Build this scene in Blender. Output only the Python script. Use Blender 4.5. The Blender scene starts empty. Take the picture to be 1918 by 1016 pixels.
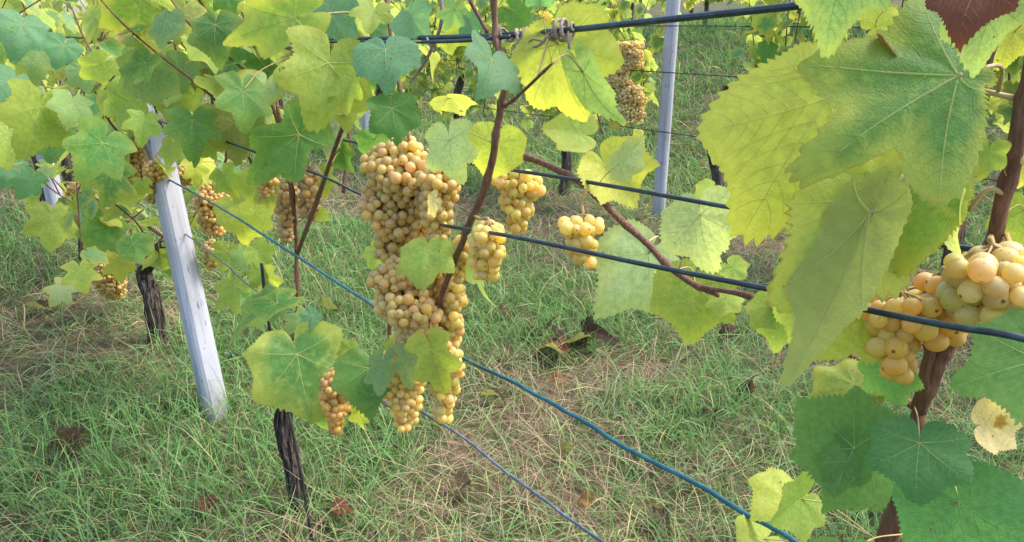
import bpy, math, random
import numpy as np
from mathutils import Vector, Matrix

random.seed(7)
rng = np.random.default_rng(11)
scene = bpy.context.scene
COL = scene.collection
R = math.radians

# ------------------------------------------------------------------ camera and the lie of the rows
H, F, PITCH = 1.3, 1395.0, R(18)
CP, SP = math.cos(PITCH), math.sin(PITCH)
CAM = Vector((0, 0, H))
D = Vector((-0.6222, 0.7828, 0)); D.normalize()      # along the rows, away from the viewer
N = Vector((0.7828, 0.6222, 0)); N.normalize()       # across the rows
CA, CB, CC, CD = 0.648, 4.12, 10.2, 13.2                   # offsets of the rows across the slope


def ray(u, v):
    a, b = (u - 959) / F, (508 - v) / F
    return Vector((a, CP + b * SP, -SP + b * CP))


def P(u, v, off=0.0, c=CA):                          # point on the upright plane of a row, off metres nearer
    d = ray(u, v)
    return CAM + d * ((c - off) / d.dot(N))


def pt(c, q, z):                                     # across, along, up
    return Vector((N.x * c + D.x * q, N.y * c + D.y * q, z))


def gz(d):
    return float(np.interp(d, [-50, 4.7, 5.6, 9.0, 10.0, 40, 200], [0, 0, .10, 1.14, 1.28, 3.2, 9]))


def G(u, v):
    d = ray(u, v)
    return CAM + d * (H / -d.z)


# ------------------------------------------------------------------ mesh helpers
def mesh_from(name, V, Fc, mats, smooth=True, midx=None, attrs=None):
    me = bpy.data.meshes.new(name)
    me.from_pydata([tuple(v) for v in V], [], [tuple(f) for f in Fc])
    if mats is not None:
        for m in (mats if isinstance(mats, (list, tuple)) else [mats]):
            me.materials.append(m)
    if smooth:
        me.polygons.foreach_set('use_smooth', [True] * len(me.polygons))
    if midx is not None:
        me.polygons.foreach_set('material_index', midx)
    if attrs:
        for k, arr in attrs.items():
            a = me.color_attributes.new(k, 'FLOAT_COLOR', 'POINT')
            arr = np.asarray(arr, dtype=np.float32)
            if arr.shape[1] == 3:
                arr = np.concatenate([arr, np.ones((len(arr), 1), np.float32)], 1)
            a.data.foreach_set('color', arr.ravel())
    me.update()
    return me


def add(name, me, parent=None, loc=None):
    o = bpy.data.objects.new(name, me)
    COL.objects.link(o)
    if parent is not None:
        o.parent = parent
    if loc is not None:
        o.location = loc
    return o


def empty(name, loc, label, cat, group=None):
    o = bpy.data.objects.new(name, None)
    o.empty_display_size = .1
    COL.objects.link(o)
    o.location = loc
    return tag(o, label, cat, group)


def tag(o, label=None, cat=None, group=None, kind=None):
    if label: o['label'] = label
    if cat: o['category'] = cat
    if group: o['group'] = group
    if kind: o['kind'] = kind
    return o


def spline(pts, n=8):
    pts = [Vector(p) for p in pts]
    if len(pts) < 3:
        return [pts[0].lerp(pts[-1], i / n) for i in range(n + 1)]
    P_ = [pts[0] * 2 - pts[1]] + pts + [pts[-1] * 2 - pts[-2]]
    out = []
    for i in range(1, len(P_) - 2):
        a, b, c, d = P_[i - 1:i + 3]
        for k in range(n):
            t = k / n
            out.append(.5 * ((2 * b) + (c - a) * t + (2 * a - 5 * b + 4 * c - d) * t * t + (3 * b - a - 3 * c + d) * t ** 3))
    out.append(pts[-1])
    return out


class MB:
    def __init__(s):
        s.V, s.F, s.M, s.T = [], [], [], []

    def tube(s, pts, rad, seg=8, mi=0, mod=None, tint=(1, 1, 1), caps=True):
        pts = [Vector(p) for p in pts]
        n = len(pts)
        if not hasattr(rad, '__len__'):
            rad = [rad] * n
        elif len(rad) != n:
            rad = np.interp(np.linspace(0, 1, n), np.linspace(0, 1, len(rad)), rad)
        t0 = (pts[1] - pts[0]).normalized()
        up = Vector((0, 0, 1)) if abs(t0.z) < .9 else Vector((1, 0, 0))
        x = t0.cross(up).normalized()
        b0 = len(s.V)
        for i, p in enumerate(pts):
            t = (pts[min(i + 1, n - 1)] - pts[max(i - 1, 0)])
            if t.length < 1e-9: t = t0.copy()
            t.normalize()
            x = (x - t * x.dot(t))
            if x.length < 1e-6: x = t.orthogonal()
            x.normalize()
            y = t.cross(x)
            for k in range(seg):
                a = 2 * math.pi * k / seg
                r = rad[i] * (mod(i / (n - 1), a) if mod else 1)
                s.V.append(p + x * (r * math.cos(a)) + y * (r * math.sin(a)))
                s.T.append(tint)
        for i in range(n - 1):
            for k in range(seg):
                k2 = (k + 1) % seg
                s.F.append((b0 + i * seg + k, b0 + i * seg + k2, b0 + (i + 1) * seg + k2, b0 + (i + 1) * seg + k))
                s.M.append(mi)
        if caps:
            s.F.append(tuple(b0 + k for k in range(seg - 1, -1, -1))); s.M.append(mi)
            s.F.append(tuple(b0 + (n - 1) * seg + k for k in range(seg))); s.M.append(mi)
        return s

    def raw(s, V, Fc, mi=0, tint=(1, 1, 1), tints=None):
        b0 = len(s.V)
        s.V.extend(V)
        s.F.extend([tuple(i + b0 for i in f) for f in Fc])
        s.M.extend([mi] * len(Fc))
        s.T.extend(tints if tints is not None else [tint] * len(V))

    def build(s, name, mats, parent=None, origin=None, smooth=True):
        """origin: world point the part is measured from (defaults to the parent's world place)"""
        if origin is None:
            origin = wloc(parent) if parent else Vector((0, 0, 0))
        me = mesh_from(name, [v - origin for v in s.V], s.F, mats, smooth, s.M, {'tint': np.array(s.T)})
        o = add(name, me, parent)
        if parent is not None:
            o.location = origin - wloc(parent)
        else:
            o.location = origin
        return o


def wloc(o):
    p = Vector(o.location)
    while o.parent is not None:
        o = o.parent
        p += Vector(o.location)
    return p


# ------------------------------------------------------------------ materials
def newmat(name):
    m = bpy.data.materials.new(name)
    m.use_nodes = True
    nt = m.node_tree
    nt.nodes.clear()
    out = nt.nodes.new('ShaderNodeOutputMaterial')
    return m, nt, out


class NT:
    def __init__(s, nt): s.nt = nt

    def n(s, t, **kw):
        x = s.nt.nodes.new(t)
        for k, v in kw.items(): setattr(x, k, v)
        return x

    def link(s, a, b): s.nt.links.new(a, b)

    def setin(s, sock, v):
        if hasattr(v, 'is_output'): s.link(v, sock)
        else: sock.default_value = v

    def math(s, op, a, b=None, c=None, clamp=False):
        x = s.n('ShaderNodeMath', operation=op, use_clamp=clamp)
        s.setin(x.inputs[0], a)
        if b is not None: s.setin(x.inputs[1], b)
        if c is not None: s.setin(x.inputs[2], c)
        return x.outputs[0]

    def mix(s, fac, a, b, blend='MIX'):
        x = s.n('ShaderNodeMix', data_type='RGBA', blend_type=blend, clamp_factor=True)
        s.setin(x.inputs[0], fac)
        s.setin(x.inputs[6], a if hasattr(a, 'is_output') else (*a, 1)[:4])
        s.setin(x.inputs[7], b if hasattr(b, 'is_output') else (*b, 1)[:4])
        return x.outputs[2]

    def step(s, v, lo, hi):
        x = s.n('ShaderNodeMapRange', interpolation_type='SMOOTHSTEP')
        s.setin(x.inputs[0], v)
        x.inputs[1].default_value, x.inputs[2].default_value = lo, hi
        return x.outputs[0]

    def noise(s, vec, scale, detail=3, rough=.5, dist=0):
        x = s.n('ShaderNodeTexNoise')
        if vec is not None: s.link(vec, x.inputs['Vector'])
        x.inputs['Scale'].default_value = scale
        x.inputs['Detail'].default_value = detail
        x.inputs['Roughness'].default_value = rough
        x.inputs['Distortion'].default_value = dist
        return x.outputs[0]

    def mapping(s, vec, scale=(1, 1, 1), loc=None):
        x = s.n('ShaderNodeMapping')
        s.link(vec, x.inputs[0])
        x.inputs['Scale'].default_value = scale
        if loc is not None: s.link(loc, x.inputs['Location'])
        return x.outputs[0]

    def bump(s, h, strength, dist=.01):
        x = s.n('ShaderNodeBump')
        s.link(h, x.inputs['Height'])
        x.inputs['Strength'].default_value = strength
        x.inputs['Distance'].default_value = dist
        return x.outputs[0]

    def principled(s, base, rough=.5, spec=.5, normal=None, **kw):
        x = s.n('ShaderNodeBsdfPrincipled')
        s.setin(x.inputs['Base Color'], base if hasattr(base, 'is_output') else (*base, 1)[:4])
        s.setin(x.inputs['Roughness'], rough)
        x.inputs['Specular IOR Level'].default_value = spec
        if normal is not None: s.link(normal, x.inputs['Normal'])
        for k, v in kw.items(): s.setin(x.inputs[k], v)
        return x.outputs[0]


def attr(t, name):
    x = t.n('ShaderNodeAttribute', attribute_name=name)
    return x


def mat_leaf():
    m, nt, out = newmat('vine_leaf'); t = NT(nt)
    lf = attr(t, 'lf'); tint = attr(t, 'tint')
    sep = t.n('ShaderNodeSeparateColor'); t.link(lf.outputs['Color'], sep.inputs[0])
    s_, vein, mot = sep.outputs[0], sep.outputs[1], sep.outputs[2]
    oi = t.n('ShaderNodeObjectInfo')
    tc = t.n('ShaderNodeTexCoord')
    off = t.n('ShaderNodeCombineXYZ'); r10 = t.math('MULTIPLY', oi.outputs['Random'], 37.0)
    t.link(r10, off.inputs[0]); t.link(r10, off.inputs[1])
    vec = t.mapping(tc.outputs['Object'], (1, 1, 1), off.outputs[0])
    n1 = t.noise(vec, 2.6, 4, .6)
    n2 = t.noise(vec, 13, 4, .65)
    n3 = t.noise(vec, 60, 2, .6)
    base = t.mix(1.0, oi.outputs['Color'], tint.outputs['Color'], 'MULTIPLY')
    # lighter and darker cloudiness
    base = t.mix(t.step(n2, .3, .7), t.mix(.26, base, (.01, .03, .005)), base)
    edge = t.math('ADD', s_, t.math('MULTIPLY', t.math('SUBTRACT', n1, .5), 1.1))
    yf = t.math('MULTIPLY', t.step(edge, .45, 1.05), oi.outputs['Alpha'])
    yel = t.mix(n1, (.56, .50, .085), (.48, .54, .11))
    col = t.mix(yf, base, yel)
    # yellow islands between the veins
    isl = t.math('MULTIPLY', t.step(t.noise(vec, 6.5, 3, .6), .52, .7), t.math('MULTIPLY', oi.outputs['Alpha'], .55))
    col = t.mix(isl, col, yel)
    # dry brown at the very margin and a few specks
    rim = t.math('MULTIPLY', t.step(t.math('ADD', s_, t.math('MULTIPLY', t.math('SUBTRACT', n2, .5), .22)), .95, 1.03), oi.outputs['Alpha'])
    col = t.mix(t.math('MULTIPLY', rim, .75), col, (.22, .11, .03))
    spk = t.math('MULTIPLY', t.step(t.noise(vec, 19, 2, .5), .73, .78), t.math('MULTIPLY', oi.outputs['Alpha'], .8))
    col = t.mix(spk, col, (.16, .07, .02))
    col = t.mix(t.math('MULTIPLY', vein, .72), col, (.72, .74, .36))
    geo = t.n('ShaderNodeNewGeometry')
    under = t.mix(.42, col, (.42, .47, .20))
    col = t.mix(geo.outputs['Backfacing'], col, under)
    bh = t.math('ADD', t.math('MULTIPLY', n2, .7), t.math('MULTIPLY', n3, .3))
    nb = t.bump(bh, .13, .05)
    pr = t.principled(col, t.mix(n2, (.46,) * 3, (.66,) * 3), .26, nb)
    tr = t.n('ShaderNodeBsdfTranslucent')
    t.link(t.mix(1.0, col, (1.45, 1.4, .7), 'MULTIPLY'), tr.inputs[0]); t.link(nb, tr.inputs[1])
    mx = t.n('ShaderNodeMixShader'); mx.inputs[0].default_value = .5
    t.link(pr, mx.inputs[1]); t.link(tr.outputs[0], mx.inputs[2])
    tp = t.n('ShaderNodeBsdfTransparent')
    hole = t.math('MULTIPLY', t.step(t.noise(vec, 5.2, 2, .5), .735, .742), t.step(s_, .25, .4))
    thin = t.math('MAXIMUM', t.math('MULTIPLY', vein, .34), hole)
    m2 = t.n('ShaderNodeMixShader'); t.link(thin, m2.inputs[0])
    t.link(mx.outputs[0], m2.inputs[1]); t.link(tp.outputs[0], m2.inputs[2])
    t.link(m2.outputs[0], out.inputs[0])
    return m


def mat_grape():
    m, nt, out = newmat('grape_skin'); t = NT(nt)
    oi = t.n('ShaderNodeObjectInfo'); tint = attr(t, 'tint')
    tc = t.n('ShaderNodeTexCoord')
    base = t.mix(1.0, oi.outputs['Color'], tint.outputs['Color'], 'MULTIPLY')
    geo = t.n('ShaderNodeNewGeometry'); n1 = t.noise(geo.outputs['Position'], 90, 3, .6); sp = t.n('ShaderNodeSeparateXYZ'); t.link(geo.outputs['Normal'], sp.inputs[0])
    bloom = t.math('MULTIPLY', t.step(t.math('ADD', t.math('MULTIPLY', sp.outputs[2], .35), n1), .45, .95), .30)
    col = t.mix(bloom, base, (.70, .66, .55))
    n2 = t.noise(geo.outputs['Position'], 240, 2, .5)
    col = t.mix(t.math('MULTIPLY', t.step(n2, .68, .75), .4), col, (.20, .09, .03))
    pr = t.principled(col, t.math('MULTIPLY_ADD', n1, .25, .28), .45,
                      **{'Subsurface Weight': .6, 'Subsurface Radius': (.010, .0088, .004), 'Subsurface Scale': .85})
    tr = t.n('ShaderNodeBsdfTranslucent')
    t.link(t.mix(1.0, col, (1.2, 1.12, .55), 'MULTIPLY'), tr.inputs[0])
    mx = t.n('ShaderNodeMixShader'); mx.inputs[0].default_value = .48
    t.link(pr, mx.inputs[1]); t.link(tr.outputs[0], mx.inputs[2])
    t.link(mx.outputs[0], out.inputs[0])
    return m


def mat_stem(name, a, b, scale=60, rough=.6, stretch=None, bump=.3):
    m, nt, out = newmat(name); t = NT(nt)
    tc = t.n('ShaderNodeTexCoord'); tint = attr(t, 'tint')
    vec = t.mapping(tc.outputs['Object'], stretch or (1, 1, 1))
    n1 = t.noise(vec, scale, 5, .65)
    n2 = t.noise(tc.outputs['Object'], 14, 3, .5)
    col = t.mix(t.step(n1, .3, .7), a, b)
    col = t.mix(t.math('MULTIPLY', t.step(n2, .5, .75), .35), col, tuple(x * .5 for x in a))
    col = t.mix(1.0, col, tint.outputs['Color'], 'MULTIPLY')
    pr = t.principled(col, rough, .35, t.bump(n1, bump, .01))
    t.link(pr, out.inputs[0])
    return m


def mat_bark():
    m, nt, out = newmat('old_vine_bark'); t = NT(nt)
    tc = t.n('ShaderNodeTexCoord')
    vec = t.mapping(tc.outputs['Object'], (1, 1, .10))
    n1 = t.noise(vec, 95, 5, .7, .6)
    n2 = t.noise(tc.outputs['Object'], 22, 4, .6)
    col = t.mix(t.step(n1, .35, .68), (.018, .014, .012), (.17, .135, .115))
    col = t.mix(t.step(n2, .55, .8), col, (.15, .12, .10))
    pr = t.principled(col, .85, .2, t.bump(n1, .9, .02))
    t.link(pr, out.inputs[0])
    return m


def mat_wire(name, a, b, rough=.38):
    m, nt, out = newmat(name); t = NT(nt)
    tc = t.n('ShaderNodeTexCoord')
    n1 = t.noise(tc.outputs['Object'], 45, 4, .6)
    n2 = t.noise(tc.outputs['Object'], 300, 2, .6)
    col = t.mix(t.step(n1, .42, .68), a, b)
    pr = t.principled(col, t.math('MULTIPLY_ADD', n1, .3, rough - .12), .5, t.bump(n2, .2, .002))
    t.link(pr, out.inputs[0])
    return m


def mat_post():
    m, nt, out = newmat('pale_post'); t = NT(nt)
    tc = t.n('ShaderNodeTexCoord')
    O = tc.outputs['Object']
    n1 = t.noise(t.mapping(O, (1, 1, .25)), 30, 5, .6)
    n2 = t.noise(O, 7, 4, .6)
    n3 = t.noise(t.mapping(O, (1, 1, .22)), 95, 3, .6)
    col = t.mix(n1, (.35, .355, .415), (.43, .43, .49))
    col = t.mix(t.math('MULTIPLY', t.step(n2, .5, .72), .35), col, (.42, .42, .46))
    streak = t.noise(t.mapping(O, (1, 1, .05)), 42, 3, .6)
    col = t.mix(t.math('MULTIPLY', t.step(streak, .5, .72), .5), col, (.24, .235, .22))
    sx = t.n('ShaderNodeSeparateXYZ'); t.link(O, sx.inputs[0])
    # scuffs and soil close to the ground
    low = t.math('SUBTRACT', 1.0, t.step(t.math('ADD', sx.outputs[2], t.math('MULTIPLY', n2, .25)), .10, .40))
    col = t.mix(t.math('MULTIPLY', low, .55), col, (.22, .22, .17))
    chip = t.math('MULTIPLY', t.step(n3, .635, .665), 1.0)
    col = t.mix(t.math('MULTIPLY', chip, .8), col, (.10, .11, .14))
    pr = t.principled(col, .5, .4, t.bump(n1, .15, .01))
    t.link(pr, out.inputs[0])
    return m


def mat_ground():
    m, nt, out = newmat('meadow_soil'); t = NT(nt)
    tc = t.n('ShaderNodeTexCoord'); O = tc.outputs['Object']
    n1 = t.noise(O, 3.2, 4, .6)
    n2 = t.noise(O, 38, 5, .7)
    n3 = t.noise(O, 160, 3, .6)
    col = t.mix(t.step(n1, .38, .62), (.060, .085, .032), (.150, .115, .070))
    col = t.mix(t.step(n2, .45, .7), col, (.045, .038, .022))
    col = t.mix(t.math('MULTIPLY', t.step(n3, .55, .7), .5), col, (.23, .19, .12))
    pr = t.principled(col, .95, .1, t.bump(n2, .8, .03))
    t.link(pr, out.inputs[0])
    return m


def mat_grass():
    m, nt, out = newmat('grass_blade'); t = NT(nt)
    tint = attr(t, 'tint')
    pr = t.principled(tint.outputs['Color'], .6, .15)
    tr = t.n('ShaderNodeBsdfTranslucent')
    t.link(t.mix(1.0, tint.outputs['Color'], (1.2, 1.25, .7), 'MULTIPLY'), tr.inputs[0])
    mx = t.n('ShaderNodeMixShader'); mx.inputs[0].default_value = .33
    t.link(pr, mx.inputs[1]); t.link(tr.outputs[0], mx.inputs[2])
    t.link(mx.outputs[0], out.inputs[0])
    return m


def mat_petal():
    m, nt, out = newmat('lilac_petal'); t = NT(nt)
    tc = t.n('ShaderNodeTexCoord')
    col = t.mix(t.noise(tc.outputs['Object'], 60, 3), (.62, .30, .62), (.78, .55, .78))
    t.link(t.principled(col, .6, .3), out.inputs[0])
    return m


M_LEAF, M_GRAPE, M_BARK = mat_leaf(), mat_grape(), mat_bark()
M_PET = mat_stem('petiole', (.40, .36, .12), (.50, .30, .16), 40, .5)
M_CANE = mat_stem('red_cane', (.11, .050, .030), (.25, .125, .075), 260, .6, (1, 1, .07), .6)
M_OLDCANE = mat_stem('grey_cane', (.23, .17, .14), (.36, .29, .25), 50, .75, (1, 1, .2))
M_TENDRIL = mat_stem('dry_tendril', (.19, .14, .11), (.34, .28, .22), 80, .7)
M_RACHIS = mat_stem('grape_stalk', (.34, .28, .09), (.42, .24, .10), 60, .55)
M_WIRE_DK = mat_wire('dark_coated_wire', (.012, .024, .030), (.035, .060, .070))
M_WIRE_TEAL = mat_wire('teal_coated_wire', (.010, .085, .105), (.030, .150, .165))
M_WIRE_GREY = mat_wire('grey_blue_wire', (.06, .095, .11), (.17, .21, .23))
M_IRON = mat_wire('rusty_iron', (.014, .011, .010), (.05, .03, .022), .7)
M_STEEL = mat_wire('galvanised_steel', (.30, .32, .34), (.45, .46, .48), .45)
M_TWINE = mat_wire('blue_twine', (.05, .25, .36), (.10, .36, .46), .6)
M_POST, M_GROUND, M_GRASS, M_PETAL = mat_post(), mat_ground(), mat_grass(), mat_petal()

# ------------------------------------------------------------------ the vine leaf
LOBE = [(0, 1.0), (7, .94), (18, .80), (28, .72), (40, .76), (52, .85), (60, .80), (72, .67), (83, .61), (95, .65), (107, .69),
        (120, .61), (140, .53), (155, .48), (166, .40), (173, .28), (180, .08)]
LA = np.array([a for a, _ in LOBE], float); LR = np.array([r for _, r in LOBE], float)
VEIN_ANG = (0, 52, -52, 107, -107)


def leaf_arrays(seed, na=96, nr=5, teeth=34, tooth=.045, veins=1, fold=.1, droop=.15, cup=0., wave=.05, waven=3, curl=0.,
                lobed=1.0, wx=1.0, petiole=None, bend=0., dips=()):
    r_ = np.random.default_rng(seed)
    lr = LR.copy()
    lr = lr + (lobed - 1) * np.where((LR < .74) & (LA < 100), lr - .80, 0)
    jl = 1 + r_.normal(0, .035, len(lr)); jr = 1 + r_.normal(0, .035, len(lr))
    ph1, ph2, ph3 = r_.uniform(0, 6.28, 3)
    th = np.linspace(-math.pi + .02, math.pi - .02, na)

    def rad(tt):
        deg = np.degrees(np.abs(tt))
        base = np.where(tt > 0, np.interp(deg, LA, lr * jr), np.interp(deg, LA, lr * jl))
        for da, dw, dk in dips:
            base = base * (1 - dk * np.exp(-((np.degrees(tt) - da) / dw) ** 2))
        return base

    def teethf(tt):
        x = (np.abs(tt) * teeth / math.pi + .13 * np.sin(tt * 5 + ph1)) % 1.0
        saw = np.where(x < .68, x / .68, (1 - x) / .32)      # points lean to the nearest lobe tip
        env = np.clip((math.pi - np.abs(tt)) / .5, 0, 1)
        amp = tooth * (1 + .55 * np.sin(tt * 4 + ph2))
        return (saw - .5) * amp * env
    tr = teethf(th) if teeth else np.zeros(na)
    rr = rad(th)

    def surf(x, y):
        rho2 = x * x + y * y
        rho = np.sqrt(rho2)
        ang = np.arctan2(x, y)
        z = fold * np.sqrt(x * x + .0009) - droop * np.clip(y, 0, None) ** 2 + cup * rho2
        z = z + wave * rho2 * np.sin(waven * ang + ph3) + .5 * wave * rho2 * np.sin((waven + 4) * ang + ph2)
        # quilted bulges between the main veins
        z = z + .022 * rho * (1 - np.clip(rho, 0, 1)) * np.cos(ang * 360 / 53)
        z = z - curl * np.clip(rho - .55, 0, None) ** 2 * 3
        z = z + bend * np.clip(x, 0, None) ** 2
        return z
    ss = (np.arange(1, nr + 1) / nr) ** .85
    V = [(0., 0., 0.)]
    A = [(0, 0, .5)]
    for s in ss:
        r = rr * s + tr * s ** 5
        x = r * np.sin(th) * wx; y = r * np.cos(th)
        V.extend(zip(x, y, surf(x, y)))
        A.extend([(s, 0, .5)] * na)
    Fc = []
    for k in range(na - 1):
        Fc.append((0, 1 + k + 1, 1 + k))
    for i in range(nr - 1):
        a = 1 + i * na; b = 1 + (i + 1) * na
        for k in range(na - 1):
            Fc.append((a + k, a + k + 1, b + k + 1, b + k))
    MI = [0] * len(Fc)

    def strip(p0, p1, w0, w1, n, sag=0., vv=1.0):
        b = len(V)
        dx, dy = p1[0] - p0[0], p1[1] - p0[1]
        L = math.hypot(dx, dy); nx, ny = -dy / L, dx / L
        for i in range(n + 1):
            t = i / n
            w = w0 + (w1 - w0) * t
            sx = p0[0] + dx * t + nx * sag * math.sin(math.pi * t)
            sy = p0[1] + dy * t + ny * sag * math.sin(math.pi * t)
            z = float(surf(np.array(sx), np.array(sy)))
            V.extend([(sx + nx * w, sy + ny * w, z), (sx, sy, z + w * .8), (sx - nx * w, sy - ny * w, z), (sx, sy, z - w * .9)])
            A.extend([(t, vv, .5)] * 4)
        for i in range(n):
            for k in range(4):
                k2 = (k + 1) % 4
                Fc.append((b + i * 4 + k, b + i * 4 + k2, b + i * 4 + 4 + k2, b + i * 4 + 4 + k)); MI.append(0)
    if veins:
        for a in VEIN_ANG:
            t = R(a)
            r = float(rad(np.array(t))) * .93
            e = (r * math.sin(t) * wx, r * math.cos(t))
            strip((0, 0), e, .0085 if veins < 2 else .0065, .002, 8 if veins > 1 else 5, .02 * (1 if a > 0 else -1))
            if veins > 1:
                for j, f in enumerate((.18, .34, .5, .64, .78)):
                    for sg in (1, -1):
                        if abs(a) > 100 and sg * a < 0 and f < .4: continue
                        t2 = t + sg * R(44)
                        o = (e[0] * f, e[1] * f)
                        # run until just inside the margin
                        ln = .05
                        while ln < .6:
                            q = (o[0] + math.sin(t2) * ln * wx, o[1] + math.cos(t2) * ln)
                            qt = math.atan2(q[0] / wx, q[1])
                            if math.hypot(q[0] / wx, q[1]) > .9 * float(rad(np.array(qt))): break
                            # stop half way to the neighbouring vein
                            if ln > .16 and min(abs(qt - R(b)) for b in VEIN_ANG if b != a) < R(13): break
                            ln += .03
                        strip(o, (o[0] + math.sin(t2) * ln * wx, o[1] + math.cos(t2) * ln), .0026, .001, 4, -.02 * sg, .55)
    if petiole is not None:
        pts = [Vector(p) for p in petiole]
        mb = MB(); mb.tube(spline(pts, 5), [.016, .0115, .014], 6)
        b = len(V)
        V.extend([tuple(v) for v in mb.V]); A.extend([(0, .6, .5)] * len(mb.V))
        Fc.extend([tuple(i + b for i in f) for f in mb.F]); MI.extend([1] * len(mb.F))
    return V, Fc, MI, np.array(A, float)


def leaf_mesh(name, **kw):
    V, Fc, MI, A = leaf_arrays(**kw)
    return mesh_from(name, V, Fc, [M_LEAF, M_PET], True, MI, {'lf': A, 'tint': np.ones((len(V), 3))})


PETI = [(0, 0, 0), (0, -.28, -.10), (0, -.52, -.34)]
MID, FAR, NEAR = [], [], []
for i in range(16):
    r_ = random.Random(100 + i)
    kw = dict(seed=200 + i, fold=r_.uniform(-.22, .28), droop=r_.uniform(-.05, .38), cup=r_.uniform(-.2, .16), wave=r_.uniform(.03, .13),
              waven=r_.choice((2, 3, 4)), curl=r_.uniform(-.1, .3), lobed=r_.uniform(.55, 1.2), wx=r_.uniform(.9, 1.06), bend=r_.choice((0, 0, .35, -.4)))
    MID.append(leaf_mesh('leaf', na=112, nr=6, teeth=30, veins=1, petiole=PETI, **kw))
    V, Fc, MI, A = leaf_arrays(na=40, nr=3, teeth=0, veins=0, petiole=None, **kw)
    FAR.append((np.array(V), Fc, A))
    V, Fc, MI, A = leaf_arrays(na=112, nr=6, teeth=30, veins=1, petiole=None, **kw)
    NEAR.append((np.array(V), Fc, A))

PAL = {
    'g': (.13, .295, .075), 'dg': (.105, .275, .09), 'bg': (.16, .33, .165), 'pg': (.27, .42, .16), 'yg': (.31, .44, .085), 'y': (.53, .60, .11),
    'p': (.43, .54, .27), 'ol': (.22, .28, .07), 'red': (.22, .065, .045), 'dry': (.62, .43, .20), 'br': (.075, .042, .030), 'cr': (.80, .64, .36),
    'am': (.40, .22, .09)}


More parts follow.
